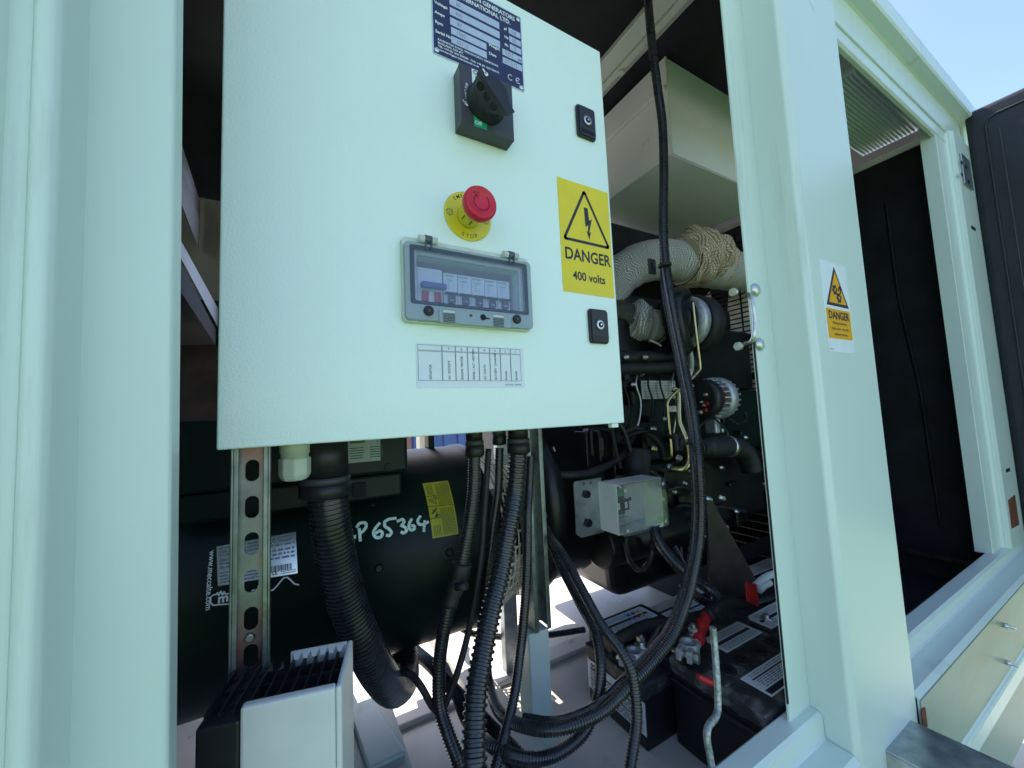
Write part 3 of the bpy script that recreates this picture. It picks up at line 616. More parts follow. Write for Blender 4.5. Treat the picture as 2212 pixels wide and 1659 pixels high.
k = MB(); k.prism(rounded(.1386, .3109, .1576, .2289, .003), DM, .0150, .0164); k.build('lid_pane', 'smoke', bw)
k = MB(); k.prism(rounded(.1700, .2830, .1290, .1475, .003), DM, .0168, .0190); k.build('latch_bar', 'rimlight', bw, .0008)
for x in (.1840, .2610):
    k = MB()
    for i in range(6): k.box(x-.0085, x+.0085, YD-.0202, YD-.0191, .1300+i*.0022, .1310+i*.0022)
    k.build('latch_grip', 'smoked', bw); MB().box(x-.0085, x+.0085, YD-.0200, YD-.0191, .1435, .1462).build('latch_tab', 'ivory', bw)
MB().lathe((.2360, YD-.0191, .1415), (0, -1, 0), [(.0045, 0), (.0045, .0008)], 16).build('key_hole', 'dark', bw); MB().box(.2360, .2460, YD-.0198, YD-.0191, .1395, .1415).build('key_slot', 'dark', bw)
MB().lathe((.2170, YD-.0191, .1425), (0, -1, 0), [(.0022, 0), (.0022, .0006)], 12).build('screw', 'gplast', bw)
for x in (.1560, .2935):
    MB().lathe((x, YD-.0166, .1440), (0, -1, 0), [(.0070, 0), (.0070, .0018), (.0060, .0034), (.0038, .0036), (.0035, .0024)], 28).build('retaining_knob', 'bplast', bw)
    MB().lathe((x, YD-.0196, .1440), (0, -1, 0), [(.0024, 0), (.0024, .0006)], 14).build('knob_centre', 'gplast', bw)
for x in (.1585, .2890):
    MB().cyl((x-.0130, YD-.014, .2450), (x+.0130, YD-.014, .2450), .0052, 16).build('hinge_barrel', 'ivory', bw)
    k = MB(); k.lathe((x-.0050, YD-.014, .2450), (1, 0, 0), [(.0062, 0), (.0062, .0100)], 16)
    k.box(x-.0048, x-.0028, YD-.0185, YD-.0166, .2285, .2440); k.box(x+.0028, x+.0048, YD-.0185, YD-.0166, .2285, .2440); k.build('hinge_clip', 'smoked', bw)
k = MB(); yb = YD+.050
k.box(.138, .1428, YD+.0181, yb, .150, .232); k.box(.3072, .312, YD+.0181, yb, .150, .232); k.box(.1428, .3072, YD+.0181, yb, .2262, .232); k.box(.1428, .3072, YD+.0181, yb, .150, .1578); k.box(.138, .312, yb, yb+.002, .150, .232)
k.build('recess', 'abox', bw)
YK = YD+.006; KM2 = lambda x, y, h: (x, YK-h, y)
iso = MB().box(.1480, .1845, YK, YK+.030, .1600, .2130).build('isolator', 'white_label', bw, .0006)
MB().box(.1500, .1865, YK-.016, YK-.006, .1800, .1885).build('isolator_lever', 'bluep', iso, .0025)
for x in (.1535, .1720): MB().box(x, x+.0100, YK-.003, YK-.0003, .1640, .1790).build('isolator_toggle', 'redrub', iso, .001)
xk0, pk = .1866, .0220
for i in range(5):
    x = xk0+i*pk; bk = MB().box(x, x+pk-.0008, YK, YK+.030, .1600, .2100).build('breaker', 'white_label', bw, .0006)
    MB().box(x+.0055, x+pk-.0063, YK-.007, YK-.0003, .1640, .1765).build('toggle', 'bplast', bk, .0012)
    MB().box(x+.0005, x+pk-.0013, YK-.0075, YK-.0003, .1770, .1800).build('dolly_shroud', 'bplast', bk, .001)
    k = MB(); text(k, 'Schneider', .0030, KM2, x+.0012, .2050, 0, 'LEFT', .01, .85, .0006); k.build('maker_print', 'greenp', bk)
    k = MB(); text(k, ('C32N', 'C60HC', 'C60HC', 'C60HC', 'C60HC')[i], .0028, KM2, x+.0040, .1985, 0, 'LEFT', .0, .9, .0006)
    for j in range(3): text(k, ('230V', '10A', '6kA')[j], .0018, KM2, x+.0045, .1945-.0040*j, 0, 'LEFT', 0, .9, .0006)
    text(k, 'I-ON', .0024, lambda a, b, h: (a, YK-.0073-h, b), x+.0066, .1665, 0, 'LEFT', 0, .8, .0003) if 0 else None
    k.build('rating_print', 'ink_grey', bk)
    k = MB(); text(k, 'I-ON', .0026, lambda a, b, h: (a, YK-.0072-h, b), x+.0062, .1665, 0, 'LEFT', 0, .8, .0003); k.build('toggle_print', 'white', bk)
# --- circuit chart
ch = MB().box(.1420, .3118, YD-.0008, YD-.0002, .0410, .1030).build('circuit_chart', 'white_label', cab)
k = MB(); cols = [.1440, .1785, .1985, .2172, .2350, .2530, .2708, .2885, .3065]
for a, b in zip(cols[:-1], cols[1:]):
    for z0, z1 in ((.0930, .1005), (.0510, .0918)): k.stroke([(a+.0004, z0), (b-.0004, z0), (b-.0004, z1), (a+.0004, z1)], .00045, DM, .0011, True)
for i, n_ in enumerate('7654321'): text(k, n_, .0034, DM, (cols[i+1]+cols[i+2])/2, .0950, 0, 'CENTER', .012, 1, .0011)
for i, n_ in enumerate(('ISOLATOR', 'AC  SOCKETS', 'ENGINE  HEATER', 'PANEL / ALT  HEATER', 'AC  LIGHTS', 'BATTERY  CHARGER', 'BLANK', 'BLANK')):
    text(k, n_, .0033, DM, (cols[i]+cols[i+1])/2+.0017, .0525, R_(90), 'LEFT', .012, .92, .0011)
text(k, 'HGI Pt No  490-478', .0024, DM, .3060, .0440, 0, 'RIGHT', 0, 1, .0011)
k.build('table_print', 'ink', ch)
# --- glands and connectors under the cabinet
def gland(u, v, Y, r, ztop, zbot, m, nm, hexn=6):
    a = at(u, v, Y); o = MB().lathe((a[0], Y, zbot), (0, 0, 1), [(r*.72, 0), (r*.9, .004), (r, .008), (r, (ztop-zbot)*.55)], hexn, False).build(nm, m, cab, .0015)
    MB().lathe((a[0], Y, zbot+(ztop-zbot)*.55), (0, 0, 1), [(r*.86, 0), (r*.86, (ztop-zbot)*.1), (r*.92, (ztop-zbot)*.1), (r*.92, (ztop-zbot)*.45)], 20).build('gland_thread', m, o)
    return a[0]
gland(637, 985, .60, .0195, -.021, -.075, 'ivory', 'cable_gland', 8)

# ================================================================== STRUT CHANNELS
def strut(name, label, x0, Y, w, zt, zb, face=-1):
    """C channel, open side towards the viewer; slots in its web"""
    t = thing(name, label, 'strut', (x0+w/2, Y+.02, zb), 'galvanised strut channels below the cabinet'); th = .0025; d = .021
    mb = MB()
    lipd = .0075
    mb.box(x0, x0+th, Y, Y+d, zb, zt); mb.box(x0+w-th, x0+w, Y, Y+d, zb, zt)
    mb.build('side_wall', 'galvdull', t, .0008)
    for a, b in ((x0+th, x0+lipd), (x0+w-lipd, x0+w-th)):
        MB().box(a, b, Y, Y+th, zb, zt).build('lip', 'galvdull', t, .0008)
    return t, th, d
ts, th, d = strut('strut_channel', 'slotted galvanised strut channel left of the large conduit, below the cabinet', -.0672, .56, .0395, -.0205, FZ)
# web with oval slots
def slotted(mb, x0, x1, y0, y1, zb, zt, slots, sw, sh):
    xm = (x0+x1)/2; z = zb
    for sc in sorted(slots):
        mb.box(x0, x1, y0, y1, z, sc-sh/2)
        n = 8; L = [(x0, sc-sh/2)]; Rr = [(x1, sc-sh/2)]
        arcL = [(xm-sw/2*math.cos(a), sc-sh/2+sw/2-sw/2*math.sin(a)) for a in np.linspace(math.pi/2, 0, n)]+[(xm-sw/2*math.cos(a), sc+sh/2-sw/2+sw/2*math.sin(a)) for a in np.linspace(0, math.pi/2, n)]
        for sgn in (1, -1):
            A = [(p[0] if sgn == 1 else 2*xm-p[0], p[1]) for p in arcL]; xo = x0 if sgn == 1 else x1
            for i in range(len(A)-1):
                (ax, az), (bx, bz) = A[i], A[i+1]
                mb.add([(xo, y0, az), (ax, y0, az), (bx, y0, bz), (xo, y0, bz), (xo, y1, az), (ax, y1, az), (bx, y1, bz), (xo, y1, bz)], [(0, 1, 2, 3), (4, 7, 6, 5), (1, 5, 6, 2)])
        z = sc+sh/2
    mb.box(x0, x1, y0, y1, z, zt)
sl = [at(539, v, .578)[2] for v in (1017, 1096, 1175, 1256, 1337, 1418)]
mb = MB(); slotted(mb, -.0646, -.0303, .5785, .581, FZ, -.0205, sl, .0145, .0265); mb.build('web', mat('galv_web_red_reflection', (.26, .29, .28), .4, .7, noise=(30, .3), grime=((.42, .11, .07), 6, .51, (1, 1, .5), .85)), ts)  # red blotches paint in a warm reflection on the zinc
a = at(540, 1377, .577); MB().lathe((a[0], .5783, a[2]), (0, -1, 0), [(.006, 0), (.006, .003), (.004, .005)], 6).build('bolt', 'zinc', ts)
tr = thing('strut_channel', 'plain galvanised strut channel hanging under the right half of the cabinet', 'strut', (.46, .74, -.457), 'galvanised strut channels below the cabinet')
x0, w = .4330, .041; Y = .717
MB().box(x0, x0+.0025, Y, Y+.041, -.457, -.0205).build('side_wall', 'galvdull', tr, .0008); MB().box(x0+w-.0025, x0+w, Y, Y+.041, -.457, -.0205).build('side_wall', 'galvdull', tr, .0008)
MB().box(x0+.0025, x0+.010, Y, Y+.0025, -.457, -.0205).build('lip', 'galvdull', tr, .0008); MB().box(x0+w-.010, x0+w-.0025, Y, Y+.0025, -.457, -.0205).build('lip', 'galvdull', tr, .0008)
MB().box(x0+.0025, x0+w-.0025, Y+.0385, Y+.041, -.457, -.0205).build('web', 'galv', tr)
po = MB().box(.420, .470, .722, .772, FZ, -.4585).build('support_post', 'paint', None, .003); tag(po, 'pale green steel post standing under the plain strut channel', 'post')
po = MB().box(.480, .520, .95, .975, FZ, -.06).build('flat_stay', 'galv', None, .002); tag(po, 'upright galvanised flat bar behind the hanging conduits', 'bar')

# ================================================================== ALTERNATOR
AY, AZ, AR = .957, -.29, .215
alt = thing('generator_alternator', 'dark green cylindrical alternator under the cabinet with chalked number', 'alternator', (.05, AY, -.505))
def cyl_pt(u, v, lift=0):
    d = ray(u, v); r = AR+lift; a = d[1]**2+d[2]**2; b = -2*(d[1]*AY+d[2]*AZ); c = AY**2+AZ**2-r*r; q = max(0, b*b-4*a*c)
    t = (-b-math.sqrt(q))/(2*a); return d*t
def CM(x, th_, h): return (x, AY-(AR+h)*math.cos(th_), AZ+(AR+h)*math.sin(th_))
def xt(u, v): p = cyl_pt(u, v); return p[0], math.atan2(p[2]-AZ, AY-p[1])
MB().lathe((-.215, AY, AZ), (1, 0, 0), [(AR-.02, 0), (AR-.004, .006), (AR, .012), (AR, .565), (AR+.004, .570), (AR+.004, .585), (AR-.02, .590)], 96).build('barrel', 'dgreen', alt)
MB().lathe((-.62, AY, AZ), (1, 0, 0), [(.17, 0), (.205, .03), (.225, .06), (.232, .10), (.232, .30), (.225, .35), (.218, .400)], 80).build('end_housing', 'dgreen', alt)
# terminal box
TB = lambda u, v: at(u, v, .76)
MB().box(-.17, .187, .752, 1.16, -.100, .012).build('terminal_box', 'dgreen', alt, .006)
MB().box(-.165, .176, .757, 1.15, -.145, -.101).build('terminal_box_base', 'dgreen', alt, .005)
MB().box(-.62, -.172, .80, 1.12, -.12, .010).build('terminal_box_side', 'dgreen', alt, .006)
a = at(776, 1047, .756); MB().box(a[0]-.011, a[0]+.011, .7505, .7568, -.137, -.112).build('knockout', 'dark', alt)
for u, v in ((840, 1009),): a = at(u, v, .75); MB().lathe((a[0], .752, a[2]), (0, -1, 0), [(.008, 0), (.008, .004)], 6).build('box_bolt', 'dgreen', alt)
a0, a1 = at(750, 955, .7515), at(822, 992, .7515); q = MB().box(a0[0], a1[0], .7508, .7516, a1[2]-.002, .004); bl = q.build('wiring_label', mat('shade_dimmed_label', (.30, .36, .33), .5, noise=(30, .1)), alt)  # white label darkened in colour for the shade under the cabinet
TBM = lambda x, y, h: (x, .7508-h, y)
k = MB(); k.box(a0[0]+.004, a0[0]+.030, .7502, .7506, -.040, -.028)
k.stroke([(a0[0]+.030, -.034), (a0[0]+.052, -.034), (a0[0]+.052, -.045)], .001, TBM, .0003)
for i in range(5):
    for x in (a0[0]+.004, a0[0]+.038): k.box(x, x+.022+.004*random.random(), .7502, .7506, -.0495-i*.0045, -.0478-i*.0045)
tag(k.build('wiring_print', mat('dark_green_print', (.03, .10, .08), .5), bl), kind='stuff')
# lifting lug on top of the barrel
a = at(945, 955, AY)
MB().box(.285, .30, AY-.02, AY+.02, AZ+AR-.002, AZ+AR+.07).build('lifting_lug', 'dgreen', alt, .004)
# barrel bolts
for u, v in ((818, 1228), (970, 1193), (803, 1088)):
    p = cyl_pt(u, v); nrm = np.array([0, p[1]-AY, p[2]-AZ]); MB().lathe(p, nrm, [(.0075, 0), (.0075, .003), (.005, .0045)], 12).build('barrel_screw', 'dgreen', alt)
# seam line along barrel
# chalked number
k = MB()
def chalk(pts, w=.0052):
    q = catmull([(u, v, 0) for u, v in pts], 3); k.stroke([xt(p[0], p[1]) for p in q][:0] or [( *xt(p[0], p[1]), ) for p in q], w, lambda x, t_, h: CM(x, t_, h), .0012)
# strokes are drawn in (x, arc) space; scale the angle to metres
def chalk(pts, w=.0052):
    q = catmull([(u, v, 0) for u, v in pts], 3.0); P2 = []
    for p in q: x, t_ = xt(p[0], p[1]); P2.append((x, t_*AR))
    k.stroke(P2, w, lambda x, y, h: CM(x, y/AR, h), .0012)
Z7 = lambda x, y: (603.5+.248*x, 932.6+.248*y)
def C7(*pts): chalk([Z7(*p) for p in pts])
C7((600, 850), (625, 900), (650, 925), (655, 905)); C7((625, 860), (615, 900), (600, 930))
C7((695, 850), (700, 900), (705, 955)); C7((675, 830), (700, 800), (745, 795), (755, 825), (735, 860), (705, 885))
C7((870, 800), (830, 850), (820, 890), (845, 922), (885, 915), (895, 880), (870, 865), (840, 885))
C7((1010, 755), (950, 765), (910, 790)); C7((915, 790), (920, 825), (955, 850), (975, 880), (955, 905), (925, 900))
C7((1030, 780), (1070, 765), (1085, 785), (1065, 815)); C7((1060, 818), (1095, 835), (1105, 865), (1080, 882), (1055, 870))
C7((1150, 765), (1130, 800), (1130, 840), (1150, 858), (1175, 845), (1170, 820), (1145, 820))
C7((1225, 740), (1205, 775), (1215, 805), (1250, 808), (1300, 785)); C7((1265, 780), (1260, 830), (1257, 875))
k.build('chalk_number', 'chalk', alt)
# labels wrapped on the barrel
def wrap_label(name, m, quad, lift, par, nx=4, ny=10):
    """quad of pixel corners TL,TR,BR,BL"""
    A_ = [np.array((xt(*p)[0], xt(*p)[1])) for p in quad]; V = []; F = []
    for j in range(ny+1):
        for i in range(nx+1):
            s_, t_ = i/nx, j/ny; q = (A_[0]*(1-s_)+A_[1]*s_)*(1-t_)+(A_[3]*(1-s_)+A_[2]*s_)*t_; V.append(CM(q[0], q[1], lift))
    for j in range(ny):
        for i in range(nx): a = j*(nx+1)+i; F.append((a, a+1, a+nx+2, a+nx+1))
    mb = MB(); mb.add(V, F, True); o = mb.build(name, m, par)
    def fn(s_, t_, h): q = (A_[0]*(1-s_)+A_[1]*s_)*(1-t_)+(A_[3]*(1-s_)+A_[2]*s_)*t_; return CM(q[0], q[1], lift+h)
    return o, fn
yl, yf = wrap_label('yellow_label', 'ydull', [Z7(1247, 452), Z7(1467, 427), Z7(1560, 890), Z7(1335, 930)], .0006, alt)
k = MB()
def bars(k, fn, x0, x1, y0, y1, n, along='x', h=.0004, fill=.5, seed=1):
    rnd = random.Random(seed)
    for i in range(n):
        if along == 'x':
            y = y0+(y1-y0)*(i+.25)/n; x = x0; dy = (y1-y0)/n*fill
            while x < x1-.005*(x1-x0):
                w = (x1-x0)*(.03+.08*rnd.random()); w = min(w, x1-x); k.add([fn(x, y, h), fn(x+w, y, h), fn(x+w, y+dy, h), fn(x, y+dy, h)], [(0, 1, 2, 3)]); x += w+(x1-x0)*.02
        else:
            xx = x0+(x1-x0)*(i+.25)/n; y = y0; dx = (x1-x0)/n*fill
            while y < y1-.005*(y1-y0):
                w = (y1-y0)*(.03+.08*rnd.random()); w = min(w, y1-y); k.add([fn(xx, y, h), fn(xx+dx, y, h), fn(xx+dx, y+w, h), fn(xx, y+w, h)], [(0, 1, 2, 3)]); y += w+(y1-y0)*.02
bars(k, yf, .42, .95, .04, .47, 9, 'y'); bars(k, yf, .42, .95, .53, .97, 9, 'y', seed=3); bars(k, yf, .08, .32, .05, .25, 4, 'y', seed=5); bars(k, yf, .06, .36, .80, .97, 5, 'y', seed=8)
tag(k.build('small_print', mat('olive_print', (.12, .11, .015), .5), yl), kind='stuff')
k = MB()
def lf(P, w=.0012, closed=False):
    for p, q in zip(P, P[1:]+([P[0]] if closed else [])):
        a, b = np.array(yf(*p, .0006)), np.array(yf(*q, .0006)); n_ = np.array([0, a[1]-AY, a[2]-AZ]); n_ /= np.linalg.norm(n_); e = np.cross(b-a, n_); e = e/np.linalg.norm(e)*w/2; k.add([a-e, b-e, b+e, a+e], [(0, 1, 2, 3)])
lf([(.0, .28), (.38, .28), (.38, .68), (0, .68)]); lf([(0, .47), (1, .49)]); lf([(.08, .36), (.33, .30), (.33, .44)], .0012, True); lf([(.16, .365), (.27, .365)]); lf([(.1, .6), (.3, .52)], .003); lf([(.2, .66), (.32, .62)], .004); lf([(.12, .52), (.3, .6)], .0012)
k.build('warning_print', 'ink', yl)
sp_, sf = wrap_label('rating_plate', 'silver_plate', [(468, 1181), (639, 1149), (643, 1238), (471, 1266)], .0007, alt, 6, 8)
k = MB()
for r0, r1, n_, sd in ((.03, .30, 3, 1), (.33, .62, 3, 2)): bars(k, sf, .03, .97, r0, r1, n_, 'x', .0006, .45, sd)
bars(k, sf, .62, .93, .70, .86, 1, 'x', .0006, .9, 9); bars(k, sf, .78, .98, .88, .97, 2, 'x', .0006, .5, 4); bars(k, sf, .03, .5, .66, .97, 4, 'x', .0006, .45, 6)
tag(k.build('plate_print', 'ink_grey', sp_), kind='stuff')
k = MB(); text(k, 'CE', .09, lambda x, y, h: sf(x, 1-y, h), .66, .05, 0, 'LEFT', .02, .45, .0007); k.build('ce_mark', 'ink', sp_)
k = MB(); x_, t_ = xt(455, 1190); text(k, 'www.meccalte.com', .0072, lambda x, y, h: CM(x, y/AR, h), x_-.001, t_*AR, R_(-90), 'LEFT', .015, 1, .0008)
x_, t_ = xt(470, 1303); text(k, 'mecc alte', .012, lambda x, y, h: CM(x, y/AR, h), x_, t_*AR, 0, 'LEFT', .03, 1, .0008)
def cl(P, w=.0018):
    k.stroke([(xt(*p)[0], xt(*p)[1]*AR) for p in P], w, lambda x, y, h: CM(x, y/AR, h), .0008)
cl([(495, 1304), (461, 1307), (455, 1302), (455, 1290), (461, 1285), (467, 1284), (470, 1280), (473, 1286), (477, 1277), (481, 1285), (484, 1278), (487, 1283), (497, 1282)])
cl([(576, 1270), (583, 1276), (590, 1274), (598, 1266), (606, 1256), (613, 1248), (621, 1247), (628, 1253), (636, 1261), (645, 1263)], .0022)
k.build('brand_lettering', 'white', alt)
# feet and mounting rails
MB().box(-.12, -.02, .80, .84, FZ+.07, -.42).build('foot', 'dgreen', alt, .004)
MB().box(-.12, .10, 1.10, 1.15, FZ+.07, -.40).build('foot', 'dgreen', alt, .004)
# fan guard between alternator and engine, cream mesh
k = MB()
for i in range(9):
    x = .392+i*.014; P = [(x, AY-(.205-.006*i)*math.cos(a), AZ+(.205-.006*i)*math.sin(a)) for a in np.linspace(-2.4, 1.2, 36)]; k.tube(P, .0026, 6)
for a in np.linspace(-2.4, 1.2, 24): k.tube([(.388, AY-.207*math.cos(a), AZ+.207*math.sin(a)), (.51, AY-.155*math.cos(a+.12), AZ+.155*math.sin(a+.12))], .0026, 6)
tag(k.build('fan_guard', 'cream', alt), kind='stuff')
MB().lathe((.38, AY, AZ), (1, 0, 0), [(.13, 0), (.13, .02), (.09, .04), (.09, .16)], 32).build('coupling', 'black_paint', alt)
# skid rails under the alternator (front to back) and its mounting pad
zr = FZ+.055
q0, q1, q2, q3 = atZ(740, 1500, zr), atZ(800, 1490, zr), atZ(877, 1622, zr), atZ(795, 1662, zr)
def slab(name, quad, z0, z1, m, bevel=.004):
    q = MB(); q.hexa([(p[0], p[1], z0) for p in quad]+[(p[0], p[1], z1) for p in quad]); return q.build(name, m, can, bevel)
slab('mounting_pad', (q3, q2, q1, q0), FZ+.045, zr, 'paint', .005)
xr = (q0[0]+q3[0])/2
slab('skid_rail', (np.array((xr-.02, .42)), np.array((xr+.085, .42)), np.array((xr+.085, 1.58)), np.array((xr-.02, 1.58))), FZ+.0005, FZ+.0448, 'paint_in', .003)
p5 = atZ(975, 1659, FZ); slab('skid_rail', (np.array((p5[0]+.09, .42)), np.array((p5[0]+.16, .42)), np.array((p5[0]+.16, 1.58)), np.array((p5[0]+.09, 1.58))), FZ+.0005, FZ+.04, 'paint_in', .003)

# ================================================================== CHARGER / HEATER CASING, bottom left
hz = -.268
h = [atZ(520, 1526, hz), atZ(725, 1482, hz), atZ(717, 1393, hz), atZ(483, 1443, hz)]
ht = thing('panel_heater', 'louvred heater casing with black grille top, standing left of the large conduit', 'heater', (-.01, .50, FZ))
ex = (h[1]-h[0]); Lx = np.linalg.norm(ex); ex /= Lx; ey = np.array([-ex[1], ex[0], 0]); Ly = np.linalg.norm(h[3]-h[0])*.98
H0 = h[0]
HM = lambda x, y, z: tuple(H0+ex*x+ey*y+np.array([0, 0, z]))
def hb(mb, x0, x1, y0, y1, z0, z1): return mb.hexa([HM(x0, y0, z0), HM(x1, y0, z0), HM(x1, y1, z0), HM(x0, y1, z0), HM(x0, y0, z1), HM(x1, y0, z1), HM(x1, y1, z1), HM(x0, y1, z1)])
hb(MB(), 0, Lx-.0002, -.003, .008, -.42, 0).build('front_cover', 'abox', ht, .003)
hb(MB(), Lx, Lx+.006, -.001, Ly+.002, -.42, -.0005).build('side_cover', 'abox', ht, .0028, seg=4)
hb(MB(), -.037, -.0003, -.001, Ly, -.42, -.012).build('black_housing', 'bplast', ht, .003)
hb(MB(), 0, Lx-.0003, .0085, Ly-.004, -.42, -.020).build('core', 'bplast', ht)
hb(MB(), .022, Lx-.0003, Ly-.0035, Ly+.0015, -.05, -.0008).build('rear_rim', 'abox', ht, .001)
for i in range(10):
    x = -.034+i*(Lx+.028)/9.4
    hb(MB(), x, x+.0020, .009, Ly-.0045, -.0195, -.0065).build('fin', 'bplast', ht)
for j in range(3): hb(MB(), -.034, Lx-.001, .022+j*.022, .0235+j*.022, -.0195, -.0095).build('cross_fin', 'bplast', ht)
for i in range(6):
    x = .025+i*(Lx-.028)/6; V = [HM(x, Ly-.0036, -.001), HM(x+.009, Ly-.0036, -.001), HM(x+.0075, Ly-.012, -.003), HM(x+.003, Ly-.012, -.003)]
    MB().hexa([tuple(np.array(v)-np.array([0, 0, .002])) for v in V]+V).build('vent_tooth', 'abox', ht)

# ================================================================== CONDUITS AND CABLES
def ribbed(name, label, pts, r, pitch, depth=.16, n=14, cat='conduit', m='conduit', group=None, duty=.55):
    P = catmull(path(pts) if len(pts[0]) == 3 and not isinstance(pts[0], np.ndarray) else pts, pitch/8)
    L = np.arange(len(P))*(pitch/8); ph = (np.arange(len(P)) % 8)
    keep = np.isin(ph, (0, 1, 4, 5)); rad = np.where(ph < 4, r, r*(1-depth))
    rad = np.where(ph == 0, r*(1-depth), np.where(ph == 1, r, np.where(ph == 4, r, r*(1-depth))))
    P = P[keep]; rad = rad[keep]
    mb = MB(); mb.tube(P, rad, n)
    mb.s = [True]*len(mb.s)
    mb.s[-1] = mb.s[-2] = False
    o = mb.build(name, m, None); sh = o.modifiers.new('edges', 'EDGE_SPLIT'); sh.split_angle = R_(35)
    tag(o, label, cat, group or ('black corrugated conduits of the generator' if name == 'conduit' else None)); return o
def plain(name, label, pts, r, n=10, cat='cable', m='rubber'):
    mb = MB(); mb.tube(catmull(path(pts), .006), r, n); o = mb.build(name, m, None); return tag(o, label, cat)
def connector(cond_label, u, v, Y, r, zb, zt, bands=1):
    a = at(u, v, Y); return a
G1 = 'corrugated conduits hanging below the cabinet'
c1 = [(1399, -60, .565), (1400, 0, .565), (1409, 100, .565), (1420, 186, .565), (1431, 270, .565), (1434, 370, .56), (1433, 470, .56), (1436, 553, .56), (1450, 647, .55), (1474, 770, .54), (1484, 823, .53), (1494, 870, .52), (1504, 940, .51), (1510, 1010, .50), (1514, 1096, .50), (1511, 1165, .50), (1501, 1225, .50), (1487, 1285, .50), (1458, 1361, .50), (1422, 1413, .50), (1358, 1482, .50), (1296, 1540, .51), (1207, 1574, .53), (1130, 1568, .58), (1080, 1540, .66), (1060, 1490, .75), (1052, 1440, .80), (1055, 1360, .85)]
ribbed('conduit', 'long black corrugated conduit running down past the cabinet and looping over the batteries', c1, .0100, .0048, .17, 16, group=None)
c1b = [(1438, 440, .60), (1433, 520, .585), (1432, 580, .575), (1438, 647, .565), (1462, 770, .555), (1472, 823, .545), (1482, 870, .535), (1492, 940, .53), (1497, 1010, .52), (1501, 1096, .52), (1498, 1160, .52), (1489, 1218, .52), (1475, 1276, .52), (1446, 1350, .52), (1411, 1400, .52), (1347, 1467, .52), (1286, 1524, .53), (1203, 1556, .55), (1130, 1550, .60)]
ribbed('braided_cable', 'thin black braided cable strapped along the long looping conduit', c1b, .0066, .0034, .10, 10, cat='cable')
ribbed('conduit', 'fattest black flexible conduit curving under the alternator from the cabinet', [(706, 1040, .63), (709, 1070, .63), (715, 1131, .63), (730, 1218, .64), (752, 1305, .65), (790, 1400, .66), (826, 1465, .70), (855, 1490, .78), (876, 1462, .86), (872, 1400, .93), (858, 1340, .99)], .0275, .0062, .09, 22)
ribbed('conduit', 'medium black conduit between the fat conduit and the yellow label, ending in a boot', [(1025, 975, .66), (1025, 1000, .66), (1023, 1061, .66), (1013, 1140, .66), (998, 1219, .66)], .0122, .0048, .14, 14)
mb = MB(); q = catmull(path([(998, 1216, .66), (992, 1245, .66), (980, 1280, .66), (970, 1312, .66)]), .006); mb.tube(q, [.0175]*4+[.0150]*(len(q)-8)+[.0128]*4, 18); o = mb.build('cable_boot', 'rubber', None); tag(o, 'black rubber branch boot at the end of the medium conduit', 'boot')
p0, p1 = at(985, 1268, .645), at(1009, 1266, .63); mb = MB(); mb.cyl(p0, p1, .0065, 12)
o = mb.build('boot_branch', 'rubber', None); tag(o, 'short black stub sticking out of the rubber branch boot', 'stub')
ribbed('conduit', 'black conduit hanging from the rubber branch boot to the floor', [(969, 1310, .66), (957, 1373, .66), (949, 1440, .66), (950, 1523, .65), (968, 1585, .63), (992, 1650, .61), (1010, 1720, .60)], .0112, .0048, .14, 14)
plain('cable', 'thin smooth black cable looping below the fat conduit', [(1055, 969, .67), (1051, 1041, .67), (1045, 1120, .67), (1042, 1180, .67), (1030, 1273, .67), (1010, 1373, .67), (992, 1440, .66), (974, 1493, .66), (956, 1530, .66), (937, 1529, .66), (912, 1487, .66), (893, 1462, .68), (872, 1452, .70), (855, 1462, .72)], .0058)
ribbed('conduit', 'slim black conduit just left of the ribbed hose', [(1079, 967, .69), (1076, 1061, .69), (1067, 1130, .69), (1054, 1239, .69), (1044, 1330, .69), (1032, 1420, .70)], .0092, .0044, .14, 12)
ribbed('ribbed_hose', 'thick coarse ribbed black hose in the middle of the bundle', [(1119, 975, .66), (1118, 1000, .66), (1113, 1061, .66), (1101, 1130, .65), (1085, 1220, .64), (1062, 1315, .62), (1044, 1406, .60), (1030, 1489, .58), (1025, 1573, .56), (1025, 1659, .54), (1027, 1730, .53)], .0185, .0098, .16, 18, cat='hose')
ribbed('conduit', 'black conduit running down beside the plain strut channel', [(1146, 985, .68), (1143, 1050, .68), (1140, 1106, .67), (1139, 1206, .66), (1134, 1306, .65), (1124, 1406, .64), (1110, 1506, .62), (1090, 1589, .60), (1070, 1660, .58), (1050, 1730, .57)], .0092, .0046, .14, 12)
ribbed('conduit', 'inner black conduit of the pair crossing the first battery, curling back left', [(1165, 1110, .80), (1190, 1173, .74), (1220, 1239, .68), (1257, 1306, .62), (1284, 1356, .58), (1297, 1423, .55), (1295, 1489, .54), (1282, 1540, .54), (1255, 1590, .54), (1200, 1630, .55), (1137, 1639, .56), (1070, 1616, .60), (1040, 1590, .66)], .0098, .0046, .14, 14)
ribbed('conduit', 'outer black conduit of the pair crossing the first battery, dropping straight down', [(1160, 1100, .78), (1186, 1156, .72), (1217, 1199, .66), (1257, 1273, .60), (1297, 1346, .55), (1334, 1393, .52), (1360, 1440, .50), (1371, 1490, .49), (1375, 1556, .48), (1364, 1640, .47), (1350, 1720, .46)], .0090, .0046, .14, 14)
plain('cable', 'thin grey lit cable lying against the conduit pair', [(1160, 1112, .79), (1184, 1170, .745), (1214, 1240, .69), (1250, 1312, .63), (1277, 1362, .59), (1289, 1425, .56), (1287, 1489, .555)], .0034, 8)
